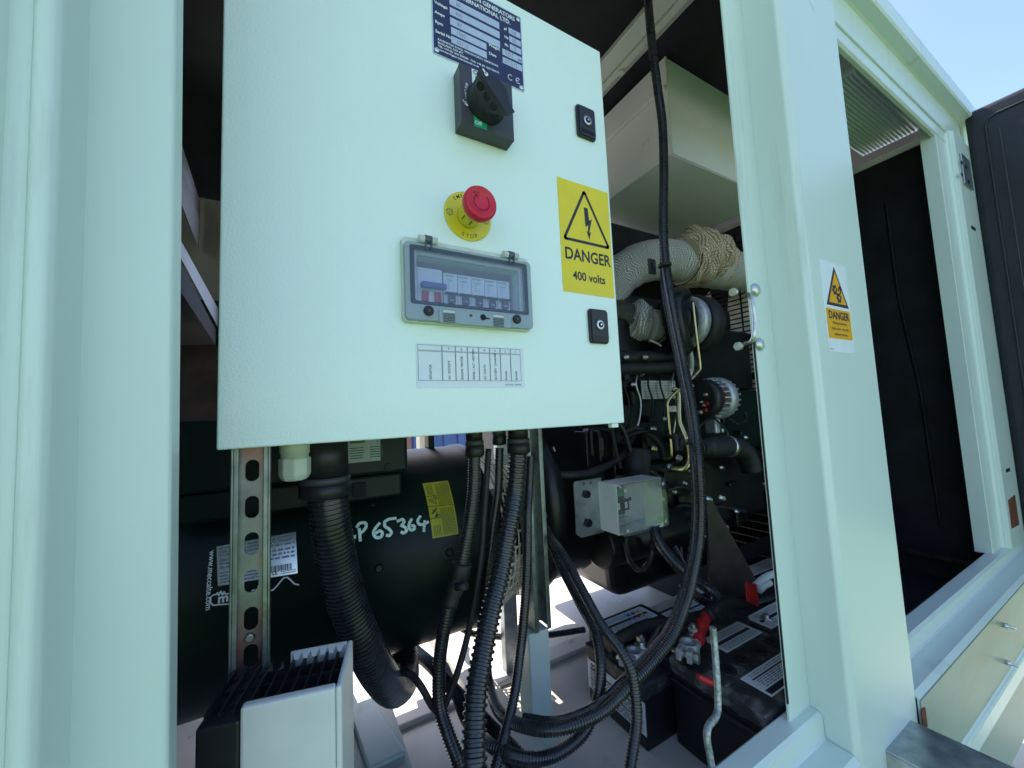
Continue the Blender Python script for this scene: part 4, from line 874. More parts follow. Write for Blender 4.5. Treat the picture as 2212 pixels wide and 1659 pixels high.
ribbed('conduit', 'black conduit snaking along the tray floor under the hanging bundle', [(885, 1385, 1.05), (897, 1406, .98), (935, 1440, .88), (970, 1480, .82), (1004, 1516, .78), (1037, 1549, .74), (1087, 1600, .68), (1130, 1645, .64), (1180, 1700, .60)], .0140, .0056, .13, 14)
ribbed('conduit', 'second black conduit on the tray floor, right of the ribbed hose', [(960, 1440, .9), (985, 1500, .80), (1010, 1560, .74), (1060, 1610, .68), (1120, 1660, .63), (1160, 1700, .6)], .0105, .005, .13, 12)
ribbed('conduit', 'thin black conduit lying in a curl on the bright tray floor', [(1000, 1300, 1.15), (986, 1318, 1.12), (988, 1345, 1.07), (1005, 1362, 1.03), (1040, 1372, 1.0), (1104, 1376, .98), (1180, 1372, .96), (1262, 1360, .95)], .0085, .0050, .12, 12)
plain('hose', 'black wrapped hose sagging from the engine to behind the junction box', [(1150, 985, .88), (1177, 1014, .84), (1205, 1024, .82), (1239, 1026, .80), (1272, 1022, .80), (1301, 1011, .80), (1327, 996, .82), (1345, 982, .84), (1368, 940, .88)], .0105, 14, 'hose')
plain('cable', 'thin black cable arching across the engine to the long conduit', [(1345, 960, .86), (1360, 940, .84), (1400, 932, .80), (1440, 940, .74), (1470, 953, .66), (1482, 957, .60)], .0062)
ribbed('conduit', 'black conduit dropping from the junction box to the battery cables', [(1413, 1140, .70), (1418, 1158, .69), (1437, 1190, .67), (1469, 1225, .64), (1500, 1250, .62), (1530, 1270, .60), (1550, 1292, .58), (1550, 1312, .57), (1538, 1328, .565)], .0140, .0052, .10, 16)
ribbed('conduit', 'small black conduit looped under the junction box', [(1352, 1160, .74), (1353, 1180, .74), (1358, 1203, .74), (1370, 1224, .74), (1388, 1230, .74), (1403, 1212, .74), (1409, 1185, .74), (1411, 1158, .73)], .0072, .0042, .14, 12)
plain('cable', 'thin black lead curving below the engine charging alternator', [(1503, 935, .72), (1512, 920, .76), (1528, 908, .8), (1546, 902, .82)], .0040, 8)
plain('cable', 'thin black cable climbing the front of the engine block', [(1318, 905, .82), (1326, 950, .82), (1333, 985, .82), (1342, 1015, .82)], .0062, 8)
# zip tie mounts
for u, v, Y, lb in ((1420, 575, .555, 'black adhesive cable tie mount on the long conduit near the danger sticker'), (1480, 955, .52, 'black clip holding the long conduit in front of the engine')):
    a = at(u, v, Y); t = thing('cable_clip', lb, 'clip', a)
    MB().box(a[0]-.020, a[0]+.001, Y+.004, Y+.010, a[2]-.017, a[2]+.017).build('pad', 'bplast', t, .0015)
    MB().box(a[0]-.014, a[0]-.006, Y-.002, Y+.0038, a[2]-.007, a[2]+.007).build('eye', 'bplast', t, .001)
    b = at(u+16, v-2, Y); MB().lathe((b[0], Y, b[2]-.003), (0, 0, 1), [(.0142, 0), (.0142, .006)], 20).build('tie', 'bplast', t)
# conduit connectors screwed into the cabinet floor
def conn(label, u, Y, r, zb):
    a = at(u, 960, Y); t = thing('conduit_connector', label, 'connector', (a[0], Y, zb))
    MB().lathe((a[0], Y, zb), (0, 0, 1), [(r*.82, 0), (r, .003), (r, .020), (r*.92, .021)], 28).build('collar', 'bplast', t)
    MB().lathe((a[0], Y, zb+.0212), (0, 0, 1), [(r*.97, 0), (r*.97, .009)], 28).build('band', 'gplast', t)
    MB().lathe((a[0], Y, zb+.0304), (0, 0, 1), [(r*.88, 0), (r*.88, max(.004, -.0205-zb-.0306))], 28).build('neck', 'bplast', t)
    return t
conn('large black conduit connector between white gland and wiring label', 703, .63, .0350, -.108)
conn('black conduit connector above the medium conduit', 1025, .66, .0175, -.075)
conn('small black conduit connector above the slim conduit', 1079, .69, .0140, -.060)
conn('black conduit connector above the thick ribbed hose', 1120, .66, .0225, -.078)

# ================================================================== ENGINE
en = thing('diesel_engine', 'black and dark green diesel engine behind the centre post', 'engine', (1.25, 1.15, -.55))
EY = .86
MB().lathe((.535, 1.06, -.25), (1, 0, 0), [(.24, 0), (.27, .01), (.27, .05), (.255, .06), (.25, .20), (.24, .23)], 72).build('flywheel_housing', 'black_paint', en)
k = MB()
for i in range(16): a = 2*math.pi*i/16; k.lathe((.53, 1.06-.255*math.cos(a), -.25+.255*math.sin(a)), (-1, 0, 0), [(.009, 0), (.009, .007)], 6)
k.build('housing_bolt', 'zinc', en)
MB().box(.78, 1.66, .90, 1.35, .06, .30).build('cylinder_head', 'black_paint', en, .012)
MB().box(.80, 1.64, .875, 1.36, -.17, .055).build('block', 'dgreen', en, .012)
MB().box(.77, 1.60, .86, 1.38, -.42, -.175).build('crankcase', 'black_paint', en, .02)
MB().box(.82, 1.60, .93, 1.32, .305, .40).build('rocker_cover', 'black_paint', en, .02)
# timing / flange ribs
for i, (u, v, du, dv) in enumerate(((1265, 980, 5, 42), (1292, 975, 4, 40), (1322, 985, 4, 50))):
    a = at(u, v, .83); MB().box(a[0]-.004, a[0]+.004, .82, .87, a[2]-dv/831*1.2, a[2]+dv/831*1.2).build('casting_rib', 'black_paint', en, .002)
a0, a1 = at(1275, 925, .84), at(1330, 1020, .84); MB().box(a0[0], a1[0], .842, .88, a1[2], a0[2]).build('injection_pump', 'black_paint', en, .008)
a0, a1 = at(1285, 945, .835), at(1305, 975, .835); MB().box(a0[0], a1[0], .832, .8415, a1[2], a0[2]).build('pump_cover', 'black_paint', en, .003)
# starter / filters
MB().cyl((.70, .82, -.36), (1.02, .82, -.36), .060, 32).build('starter_motor', 'black_paint', en, .006)
MB().cyl((1.03, .84, -.36), (1.14, .84, -.36), .045, 28).build('starter_nose', 'black_paint', en, .004)
a = at(1394, 1000, .80); MB().lathe((a[0]-.01, .83, a[2]-.04), (.15, 0, 1), [(.036, 0), (.040, .006), (.040, .075), (.034, .082)], 28).build('oil_filter', 'rubber', en)
# sump
mb = MB(); mb.hexa([(.84, .90, -.575), (1.28, .90, -.575), (1.28, 1.28, -.575), (.84, 1.28, -.575), (.80, .87, -.42), (1.32, .87, -.42), (1.32, 1.32, -.42), (.80, 1.32, -.42)]); mb.build('oil_sump', 'black_paint', en, .045, seg=5)
MB().box(1.26, 1.60, .93, 1.26, -.48, -.42).build('sump_pan', 'black_paint', en, .02)
# bolts and plugs
for u, v, r in ((1388, 975, 7), (1419, 970, 7), (1417, 927, 6), (1271, 995, 8), (1374, 640+190, 5), (1392, 746+60, 6), (1454, 1012, 9), (1473, 990, 8)):
    a = at(u, v, EY-.01); MB().lathe((a[0], EY+.01, a[2]), (0, -1, 0), [(r*.0017, 0), (r*.0017, .010), (r*.0009, .010), (r*.0009, .018)], 6).build('bolt', 'gold' if u in (1271, 1388, 1419) else 'zinc', en)
for u, v in ((1537, 1080), (1565, 1077), (1572, 1140), (1532, 1225-60)):
    a = at(u, v, .80); MB().lathe((a[0], .82, a[2]), (0, -1, 0), [(.011, 0), (.011, .010), (.007, .010), (.007, .02)], 6).build('bolt', 'zinc', en)
# manifold pipes
for v, Yd in ((772, .87), (797, .86)):
    P = catmull([at(1330, v, Yd), at(1400, v-1, Yd), at(1475, v-4, Yd), at(1500, v+20, Yd)], .01); MB().tube(P, .020, 18).build('manifold_pipe', 'rubber', en)
a0, a1 = at(1386, 822, .865), at(1462, 860, .865)
pl_ = MB().box(a0[0]-.006, a1[0]+.004, .868, .8748, a1[2]-.006, a0[2]+.004).build('data_plate_holder', 'dgreen', en, .001)
MB().box(a0[0], a1[0], .8668, .8678, a1[2], a0[2]).build('data_plate', mat('old_silver_plate', (.50, .50, .40), .4, .3, noise=(40, .2)), pl_)
k = MB(); EM = lambda x, y, h: (a0[0]+(a1[0]-a0[0])*x, .8666-h, a1[2]+(a0[2]-a1[2])*y); bars(k, EM, .05, .95, .06, .95, 6, 'x', .0003, .35, 4); tag(k.build('plate_print', 'ink_grey', pl_), kind='stuff')
# turbocharger
tcn = at(1487, 690, .82); MB().lathe((tcn[0]-.07, .86, tcn[2]), (1, 0, 0), [(.045, 0), (.072, .01), (.085, .03), (.085, .06), (.060, .075)], 40).build('turbo_housing', 'black_paint', en)
MB().lathe((tcn[0]+.012, .86, tcn[2]), (1, 0, 0), [(.060, 0), (.088, .002), (.092, .010), (.092, .035), (.078, .045), (.055, .05)], 44).build('compressor_ring', 'cast', en)
MB().lathe((tcn[0]+.063, .87, tcn[2]), (1, 0, 0), [(.098, 0), (.105, .015), (.105, .06), (.09, .07)], 40).build('intake_hose', 'rubber', en)
P = catmull([at(1470, 640, .82), at(1452, 660, .80), at(1462, 720, .80), at(1475, 760, .82)], .01); MB().tube(P, .035, 20).build('turbo_elbow', 'black_paint', en)
# yellow passivated pipes
mb = MB(); mb.tube(catmull(path([(1496, 652, .77), (1503, 715, .77), (1512, 790, .77), (1508, 803, .77), (1491, 821, .77), (1462, 846, .77), (1443, 866, .77), (1442, 885, .77), (1446, 930, .77), (1450, 978, .77), (1446, 989, .78), (1432, 992, .80)]), .004), .0045, 10); mb.build('fuel_pipe', 'gold', en)
mb = MB(); mb.tube(catmull(path([(1452, 840, .80), (1464, 850, .79), (1466, 905, .78), (1474, 930, .77), (1484, 955, .76), (1488, 985, .76), (1485, 1003, .76), (1472, 1014, .77), (1446, 1012, .80)]), .004), .0092, 14); mb.build('oil_pipe', 'gold', en)
mb = MB(); mb.tube(catmull(path([(1487, 745, .80), (1493, 775, .80), (1492, 800, .81), (1484, 820, .82)]), .004), .0085, 14); mb.build('drain_pipe', 'cast', en)
a = at(1456, 883, .775); MB().box(a[0]-.018, a[0]+.022, .784, .790, a[2]-.009, a[2]+.009).build('pipe_clamp', 'zinc', en, .001)
# support bracket (dark plate) and mounts
P = [at(u, v, .74) for u, v in ((1527, 1080), (1540, 1082), (1640, 1262), (1668, 1330), (1540, 1330), (1536, 1254))]
MB().prism([(p[0], p[2]) for p in P], lambda x, y, h: (x, .74+h, y), 0, .010).build('engine_mount', 'bracket_black', en, .002)
a0 = at(1600, 1215, .78); MB().hexa([at(1600, 1180, .84), at(1700, 1140, .84), at(1700, 1175, .84), at(1600, 1215, .84), at(1600, 1180, .88), at(1700, 1140, .88), at(1700, 1175, .88), at(1600, 1215, .88)]).build('cross_member', 'black_paint', en)
# charging alternator
ca = thing('charging_alternator', 'silver finned charging alternator with black end cap, right of the long conduit', 'alternator', (1.30, .86, -.05))
cc = at(1535, 860, .80); cx_ = cc[0]; cz = cc[2]; cy = .83; r0 = .066
MB().lathe((cx_-.02, cy, cz), (1, 0, 0), [(.058, 0), (r0, .006), (r0, .035), (.060, .040)], 40).build('end_cap', 'bplast', ca)
k = MB()
for i in range(26): a = 2*math.pi*i/26; k.box(cx_+.012, cx_+.022, cy+r0*math.cos(a)-.002, cy+r0*math.cos(a)+.002, cz+r0*math.sin(a)-.002, cz+r0*math.sin(a)+.002)
k.build('cap_rib', 'bplast', ca)
MB().lathe((cx_+.021, cy, cz), (1, 0, 0), [(.050, 0), (.050, .035)], 32).build('winding', 'copper', ca)
fin = None
for i in range(22):
    a = 2*math.pi*i/22; c_, s_ = math.cos(a), math.sin(a)
    mb = MB(); w_ = .0022
    def rp(x, r, t): return (x, cy+r*c_-t*s_, cz+r*s_+t*c_)
    mb.hexa([rp(cx_+.0205, .052, -w_), rp(cx_+.052, .052, -w_), rp(cx_+.052, .052, w_), rp(cx_+.0205, .052, w_), rp(cx_+.0205, .068, -w_), rp(cx_+.052, .072, -w_), rp(cx_+.052, .072, w_), rp(cx_+.0205, .068, w_)])
    mb.build('fin', 'cast', ca)
MB().lathe((cx_+.0525, cy, cz), (1, 0, 0), [(.068, 0), (.073, .004), (.073, .036), (.066, .042)], 40).build('stator_ring', 'cast', ca)
for i in range(22):
    a = 2*math.pi*(i+.5)/22; c_, s_ = math.cos(a), math.sin(a); mb = MB(); w_ = .0025
    mb.hexa([rp(cx_+.095, .045, -w_), rp(cx_+.115, .045, -w_), rp(cx_+.115, .045, w_), rp(cx_+.095, .045, w_), rp(cx_+.095, .070, -w_), rp(cx_+.115, .066, -w_), rp(cx_+.115, .066, w_), rp(cx_+.095, .070, w_)]); mb.build('front_fin', 'cast', ca)
MB().cyl((cx_+.115, cy, cz), (cx_+.135, cy, cz), .04, 24).build('pulley', 'black_paint', ca)
for dy, dz, r_, m_ in ((.018, .045, .006, 'bright'), (-.030, .012, .006, 'bright'), (-.012, -.012, .005, 'bright'), (-.022, -.022, .006, 'bright'), (.030, -.028, .006, 'bright'), (-.004, -.046, .008, 'bright')):
    MB().lathe((cx_-.020, cy+dy, cz+dz), (-1, 0, 0), [(r_, 0), (r_, .004), (r_*.6, .004), (r_*.6, .012)], 10).build('terminal_stud', m_, ca)
for dy, dz in ((-.030, -.018), (-.022, -.040)): MB().box(cx_-.030, cx_-.022, cy+dy-.009, cy+dy+.006, cz+dz-.005, cz+dz+.006).build('red_boot', 'redrub', ca, .002)
MB().box(cx_+.03, cx_+.06, cy-.02, cy+.02, cz-.12, cz-.072).build('mounting_ear', 'cast', ca, .004)
# coolant hose with clamp
hs = thing('coolant_hose', 'black rubber elbow hose with a steel band clamp below the charging alternator', 'hose', at(1590, 1000, .8))
P = catmull(path([(1505, 968, .79), (1530, 967, .79), (1559, 965, .79), (1585, 965, .79), (1605, 975, .79), (1618, 997, .79), (1624, 1020, .79)]), .006); MB().tube(P, [.030 if i < 8 else .0335 for i in range(len(P))], 26).build('hose', 'rubber', hs)
b0, b1 = at(1570, 964, .79), at(1577, 964.5, .79); MB().cyl(b0, b1, .0355, 32).build('band_clamp', 'zinc', hs); a = at(1560, 935, .785); MB().lathe(a, (0, 0, 1), [(.006, 0), (.006, .014)], 10).build('clamp_screw', 'zinc', hs)
MB().cyl(at(1500, 968, .79), at(1508, 968, .79), .032, 24).build('outlet_flange', 'black_paint', hs)

# exhaust lagging
ex_ = thing('exhaust_pipe', 'thick exhaust pipe lagged in silver woven wrap above the engine', 'pipe', at(1460, 600, .95))
P = path([(1290, 668, 1.0), (1318, 625, .98), (1345, 592, .96), (1385, 568, .94), (1430, 562, .92), (1475, 566, .90), (1520, 576, .90), (1570, 584, .90), (1640, 590, .90), (1700, 596, .90)]); P = catmull(P, .006); rr = np.interp(np.linspace(0, 1, len(P)), [0, .25, .45, 1], [.066, .073, .078, .078])
MB().tube(P, rr, 44, uv=True, wob=.02).build('silver_wrap', 'wrap', ex_)
P = catmull(path([(1468, 566, .895), (1490, 560, .895), (1515, 556, .895), (1540, 566, .895), (1556, 575, .895)]), .005); n = len(P)
rr = [.080+.024*math.sin(math.pi*min(1, i/n*1.1))+.005*math.sin(i*.9) for i in range(n)]; MB().tube(P, rr, 48, uv=True, wob=.10).build('tan_wrap', 'wraptan', ex_)
k = MB(); q = P[2]; MB().tube([(q[0]+.0*a, q[1]-.0865*math.cos(a), q[2]+.0865*math.sin(a)) for a in np.linspace(-2, 2, 30)], .002, 6).build('tie_wire', 'bplast', ex_)
ex2 = thing('exhaust_elbow', 'lower exhaust elbow lagged in greenish woven wrap beside the turbocharger', 'pipe', at(1390, 700, .9))
MB().tube(catmull(path([(1310, 676, .97), (1335, 680, .95), (1358, 690, .93), (1372, 697, .92)]), .006), .052, 28).build('elbow_casting', mat('olive_cast_iron', (.05, .055, .035), .5, noise=(30, .3), bump=(300, .3, .0006)), ex2)
P = catmull(path([(1352, 690, .935), (1362, 694, .93), (1375, 698, .92), (1390, 701, .91), (1402, 703, .90)]), .005); n = len(P); MB().tube(P, [.058+.018*math.sin(math.pi*min(1, i/n*1.3)) for i in range(n)], 40, uv=True, wob=.09).build('elbow_wrap', 'wrap', ex2)
P = catmull(path([(1398, 704, .90), (1415, 705, .895), (1432, 706, .89), (1450, 706, .89)]), .005); MB().tube(P, .056, 36, uv=True, wob=.03).build('sleeve_wrap', 'wraptan' if 0 else 'wrap', ex2)
q = P[5]; MB().tube([(q[0], q[1]-.0575*math.cos(a), q[2]+.0575*math.sin(a)) for a in np.linspace(-2, 2, 30)], .0018, 6).build('tie_wire', 'bplast', ex2)
P = catmull(path([(1403, 735, .85), (1420, 742, .845), (1429, 748, .84)]), .004); MB().tube(P, .003, 6).build('wrap_tail', 'wrap', ex2)
# sheet metal air duct
du = thing('air_duct', 'large pale grey sheet metal duct hanging from the roof behind the long conduit', 'duct', (1.2, .9, .80))
c0 = at(1451, 330, .74); c1_ = at(1437, 125, .74); c2_ = at(1592, 379, .74)
zb, zt, xl = c0[2], 1.12, (c0[0]+c1_[0])/2
mb = MB(); mb.box(xl, xl+.003, .743, 1.55, zb, zt); mb.build('left_panel', 'ductpaint', du)
MB().box(xl, 1.62, .740, .7428, zb, zt).build('front_panel', 'ductpaint', du)
MB().box(xl, 1.62, .7435, 1.55, zb-.003, zb-.0002).build('bottom_panel', 'ductpaint', du)
MB().box(xl-.002, xl+.006, .7365, .7395, zb, zt).build('corner_weld', 'ivory', du, .001)
MB().box(xl-.012, xl-.0005, .743, 1.5, zt-.11, zt-.095).build('seam_strip', 'ductpaint', du, .003)
a = at(1318, 165, 1.0)
# silencer body below the duct
sl_ = MB(); sl_.lathe((.80, 1.15, .62), (1, 0, 0), [(.10, 0), (.14, .01), (.14, .85), (.10, .86)], 40); o = sl_.build('silencer', 'dark', None); tag(o, 'dark cylindrical silencer in shade under the sheet metal duct', 'silencer')

# radiator fan guard
rg = thing('radiator_guard', 'black wire radiator guard behind the charging alternator', 'guard', (1.76, .95, -.55))
XG = 1.75
wire = None
for i in range(62):
    z = -.58+i*.0215
    if wire is None: wire = MB().cyl((XG, .60, z), (XG, 1.52, z), .0034, 6).build('guard_wire', 'black_paint', rg); z_first = z
    else: clone(wire, (0, 0, z-z_first), rg)
for y in (.60, .82, .97, 1.15, 1.4): MB().cyl((XG-.005, y, -.6), (XG-.005, y, .78), .0045, 6).build('guard_stay', 'black_paint', rg)
for z in (-.36, -.06, .12, .29): MB().box(XG-.012, XG-.008, .60, 1.52, z-.016, z+.016).build('guard_bar', 'black_paint', rg)
MB().box(XG-.02, XG+.02, .56, .60, -.62, .8).build('frame_upright', 'black_paint', rg, .003)
fn = thing('cooling_fan', 'tan bladed cooling fan behind the wire guard', 'fan', (1.83, 1.02, .1))
fy, fz = 1.10, .16
MB().lathe((1.80, fy, fz), (1, 0, 0), [(.09, 0), (.10, .01), (.10, .05)], 28).build('hub', 'tanblade', fn)
for i in range(7):
    a = 2*math.pi*i/7+.25; c_, s_ = math.cos(a), math.sin(a)
    def bp_(x, r, t): return (x, fy+r*c_-t*s_, fz+r*s_+t*c_)
    MB().hexa([bp_(1.79, .09, -.035), bp_(1.83, .09, .04), bp_(1.834, .09, .04), bp_(1.794, .09, -.035), bp_(1.785, .42, -.14), bp_(1.835, .42, .11), bp_(1.839, .42, .11), bp_(1.789, .42, -.14)]).build('blade', 'tanblade', fn)
rd = MB(); rd.box(1.86, 1.95, .66, 1.55, -.62, .85); o = rd.build('radiator', 'dark'); tag(o, 'dark radiator core standing behind the tan fan', 'radiator')

# ================================================================== JUNCTION BOX
jb = thing('junction_box', 'clear lidded grey junction box bolted to the engine on a steel plate', 'junction box', (.76, .74, -.31))
JY = .78
mb = MB(); mb.prism([(.600, -.180), (.606, -.174), (.690, -.174), (.690, -.312), (.615, -.312), (.600, -.300)], lambda x, y, h: (x, JY-h, y), 0, .003); mb.build('mounting_plate', 'galv', jb)
for z in (-.207, -.277):
    MB().lathe((.632, JY-.003, z), (0, -1, 0), [(.0115, 0), (.0115, .002)], 20).build('washer', 'zinc', jb)
    MB().lathe((.632, JY-.005, z), (0, -1, 0), [(.0100, 0), (.0100, .012), (.009, .013)], 6, False).build('hex_bolt', 'black_paint', jb)
for x in (.632, .655): MB().lathe((x, JY-.0031, -.183), (0, -1, 0), [(.0026, 0), (.0026, .0004)], 10).build('plate_hole', 'dark', jb)
bx0, bx1, bz0, bz1, yb0, yb1 = .678, .838, -.303, -.183, .712, .777
mb = MB(); t_ = .003
mb.box(bx0, bx1, yb1-t_, yb1, bz0, bz1); mb.box(bx0, bx0+t_, yb0, yb1-t_, bz0, bz1); mb.box(bx1-t_, bx1, yb0, yb1-t_, bz0, bz1)
mb.box(bx0+t_, bx1-t_, yb0, yb1-t_, bz0, bz0+t_); mb.box(bx0+t_, bx1-t_, yb0, yb1-t_, bz1-t_, bz1); mb.build('case', 'abox', jb, .0008)
JM = lambda x, y, h: (x, yb0-.001-h, y)
k = MB(); ringprism(k, bx0, bx1, bz0, bz1, .006, bx0+.005, bx1-.005, bz0+.005, bz1-.005, .003, JM, 0, .014); k.build('lid_rim', 'clear', jb)
k = MB(); k.prism(rounded(bx0+.0051, bx1-.0051, bz0+.0051, bz1-.0051, .003), JM, .012, .014); k.build('lid_pane', 'clear', jb)
for x in (bx0+.013, bx1-.013):
    for z in (bz0+.013, bz1-.013):
        MB().prism(rounded(x-.008, x+.008, z-.008, z+.008, .004), JM, -.005, .0118).build('corner_pillar', 'clear', jb, .001)
        MB().lathe((x, yb0-.016, z), (0, -1, 0), [(.0040, 0), (.0040, .001)], 12).build('lid_screw', 'abox', jb)
MB().box(bx0+.012, bx0+.075, yb1-.014, yb1-.012, bz0+.03, bz1-.01).build('circuit_board', 'pcb', jb)
for i in range(2): MB().box(bx0+.024+i*.026, bx0+.045+i*.026, yb1-.034, yb1-.0145, bz0+.045, bz0+.072).build('relay', 'bplast', jb, .001); 
for i in range(2): MB().box(bx0+.030+i*.026, bx0+.038+i*.026, yb1-.0348, yb1-.0342, bz0+.050, bz0+.066).build('relay_label', 'white', jb)
MB().box(bx0+.020, bx0+.060, yb1-.028, yb1-.0145, bz1-.040, bz1-.022).build('terminal_block', 'greenp', jb, .001)
MB().box(bx0+.010, bx0+.080, yb1-.030, yb1-.012, bz0+.010, bz0+.024).build('din_rail', 'bright', jb, .001)
MB().lathe((bx0+.105, yb1-.0032, bz0+.062), (0, -1, 0), [(.005, 0), (.005, .002)], 14).build('case_boss', 'gplast', jb)
k = MB(); k.prism([(bx1-.058, bz0+.001), (bx1-.022, bz0+.001), (bx1-.022, bz0+.011), (bx1-.058, bz0+.011)], JM, .0142, .0146); lb = k.build('voltage_label', 'white', jb)
k = MB(); text(k, '24V', .0055, JM, bx1-.040, bz0+.0032, 0, 'CENTER', .03, 1, .0149); k.build('lettering', 'ink', lb)

# ================================================================== BATTERIES
def battery(label, x0, x1, y0, y1, zt):
    t = thing('battery', label, 'battery', ((x0+x1)/2, (y0+y1)/2, FZ), 'black lead acid batteries on the tray')
    MB().box(x0+.004, x1-.004, y0+.004, y1-.004, FZ+.0005, zt-.030).build('case', 'bplast', t, .004)
    MB().box(x0, x1, y0, y1, zt-.0295, zt).build('lid', 'battop', t, .005)
    MB().box(x0+.010, x1-.010, y0+.072, y1-.072, zt+.0002, zt+.003).build('cap_strip', 'battop', t, .0015)
    return t
bA = battery('black battery with 95AH side label, leftmost on the tray', .612, .812, .60, .785, -.56)
bB = battery('black battery nearest the sill with POISON label and red sleeved clamp', .682, .935, .402, .595, -.52)
bC = battery('black battery at the rear under the conduit from the junction box', .820, 1.12, .61, .79, -.565)
bD = battery('black battery beside the centre post with a red terminal cover', .942, 1.22, .415, .597, -.52)
def toplabel(par, x0, x1, y0, y1, z, seed, cut=.02, name='top_label'):
    P = [(x0+cut, y1), (x0, y1-cut), (x0, y0), (x1, y0), (x1, y1-cut*.3), (x1-cut*.3, y1)]
    TMf = lambda x, y, h: (x, y, z+h)
    o = MB().prism(P, TMf, .0003, .0008).build(name, 'white_label' if seed % 2 else 'abox', par)
    k = MB(); f2 = lambda a, b, h: (x0+(x1-x0)*a, y0+(y1-y0)*b, z+.0008+h)
    k.add([f2(.06, .40, .0002), f2(.94, .40, .0002), f2(.94, .55, .0002), f2(.06, .55, .0002)], [(0, 1, 2, 3)])
    k.build('label_band', 'ink', o)
    k = MB(); bars(k, f2, .12, .92, .62, .9, 4, 'x', .0003, .4, seed); bars(k, f2, .06, .94, .06, .36, 4, 'x', .0003, .5, seed+9); tag(k.build('small_print', 'ink_grey', o), kind='stuff')
    return o
# battery A: raised rear half, top label, side label
MB().box(.625, .812, .70, .785, -.5595, -.522).build('raised_lid', 'bplast', bA, .005)
tl = toplabel(bA, .638, .795, .716, .772, -.522, 3, .015)
k = MB()
for i, (x, y, m_) in enumerate(((.735, .757, 0), (.750, .757, 1), (.765, .757, 2), (.735, .742, 0), (.750, .742, 1), (.765, .742, 2))): pass
for x, y, m_ in ((.735, .757, 'bluep'), (.735, .741, 'bluep'), (.751, .757, 'redrub'), (.751, .741, 'redrub')): MB().lathe((x, y, -.5211), (0, 0, 1), [(.0055, 0), (.0055, .0004)], 16).build('pictogram', m_, tl)
for x, y in ((.767, .757), (.767, .741)): MB().prism([(x-.006, y-.005), (x+.006, y-.005), (x, y+.006)], lambda a, b, h: (a, b, -.5211+h), 0, .0004).build('pictogram', 'amber', tl)
LMf = lambda a, b, h: (.612-h+.004, a, b)
sl2 = MB().box(.6152, .6158, .604, .781, FZ+.03, -.596).build('side_label', 'white_label', bA)
SLf = lambda a, b, h: (.6150-h, .779-.173*a, FZ+.03+(-.596-FZ-.03)*b)
k = MB(); 
def tx(mb, s_, cap, x, y, sx=1, bold=0): text(mb, s_, cap, lambda a, b, h: (.6150-h, .779-a, b), x, y, 0, 'LEFT', bold, sx, .0003)
tx(k, '95AH', .010, .010, -.611, 1.1, .03); tx(k, 'SAFETY', .006, .105, -.609, 1, .02); k.build('side_lettering', 'ink', sl2)
k = MB()
k.add([SLf(.04, .70, .0003), SLf(.97, .70, .0003), SLf(.97, .76, .0003), SLf(.04, .76, .0003)], [(0, 1, 2, 3)]); k.add([SLf(.04, .34, .0003), SLf(.97, .34, .0003), SLf(.97, .39, .0003), SLf(.04, .39, .0003)], [(0, 1, 2, 3)])
bars(k, SLf, .05, .95, .42, .68, 5, 'x', .0003, .5, 2); bars(k, SLf, .05, .95, .04, .31, 5, 'x', .0003, .5, 4); tag(k.build('side_print', 'ink', sl2), kind='stuff')
# battery B labels and vent caps
toplabel(bB, .790, .925, .533, .590, -.52, 4, .012)
pl2 = MB().prism([(.735, .418), (.925, .418), (.925, .474), (.735, .474)], lambda x, y, h: (x, y, -.52+h), .0003, .0008).build('poison_label', 'white_label', bB)
f3 = lambda a, b, h: (.735+.19*a, .418+.056*b, -.5192+h)
k = MB(); k.add([f3(.03, .05, .0002), f3(.98, .05, .0002), f3(.98, .26, .0002), f3(.03, .26, .0002)], [(0, 1, 2, 3)]); k.add([f3(.08, .70, .0002), f3(.98, .70, .0002), f3(.98, .76, .0002), f3(.08, .76, .0002)], [(0, 1, 2, 3)]); k.build('label_band', 'ink', pl2)
k = MB(); text(k, 'DANGER/POISON', .0075, lambda x, y, h: (x, y, -.5192+h), .918, .430, R_(180), 'LEFT', .04, 1.05, .0005); k.build('lettering', 'white', pl2)
k = MB(); bars(k, f3, .10, .95, .30, .68, 5, 'x', .0003, .5, 7); bars(k, f3, .10, .95, .8, .96, 2, 'x', .0003, .4, 8); tag(k.build('small_print', 'ink_grey', pl2), kind='stuff')
for x in (.735, .790, .845, .90):
    o = MB().lathe((x, .4985, -.5168), (0, 0, 1), [(.017, 0), (.017, .002), (.015, .003), (.0145, .0022)], 28).build('vent_cap', 'bplast', bB)
    k = MB(); k.box(x-.008, x+.008, .4977, .4993, -.5146, -.5136); k.box(x-.0008, x+.0008, .4905, .5065, -.5146, -.5136); k.build('cross_mark', 'dark', o)
k = MB(); k.tube(catmull([(.682-.002, .41, -.56), (.679, .50, -.562), (.6795, .59, -.56)], .01), .004, 8); k.build('lid_ridge', 'bplast', bB)
toplabel(bC, .86, 1.03, .725, .775, -.565, 5, .012)
toplabel(bD, .955, 1.11, .53, .59, -.52, 6, .012)
a = atZ(1655, 1335, -.517); MB().lathe((a[0], a[1], -.52), (0, 0, 1), [(.013, 0), (.013, .004), (.007, .004), (.007, .012)], 6).build('post_bolt', 'zinc', bD)
MB().box(.69, .80, .60, .64, -.5595, -.535).build('hold_down_bar', 'bplast', bA, .003)
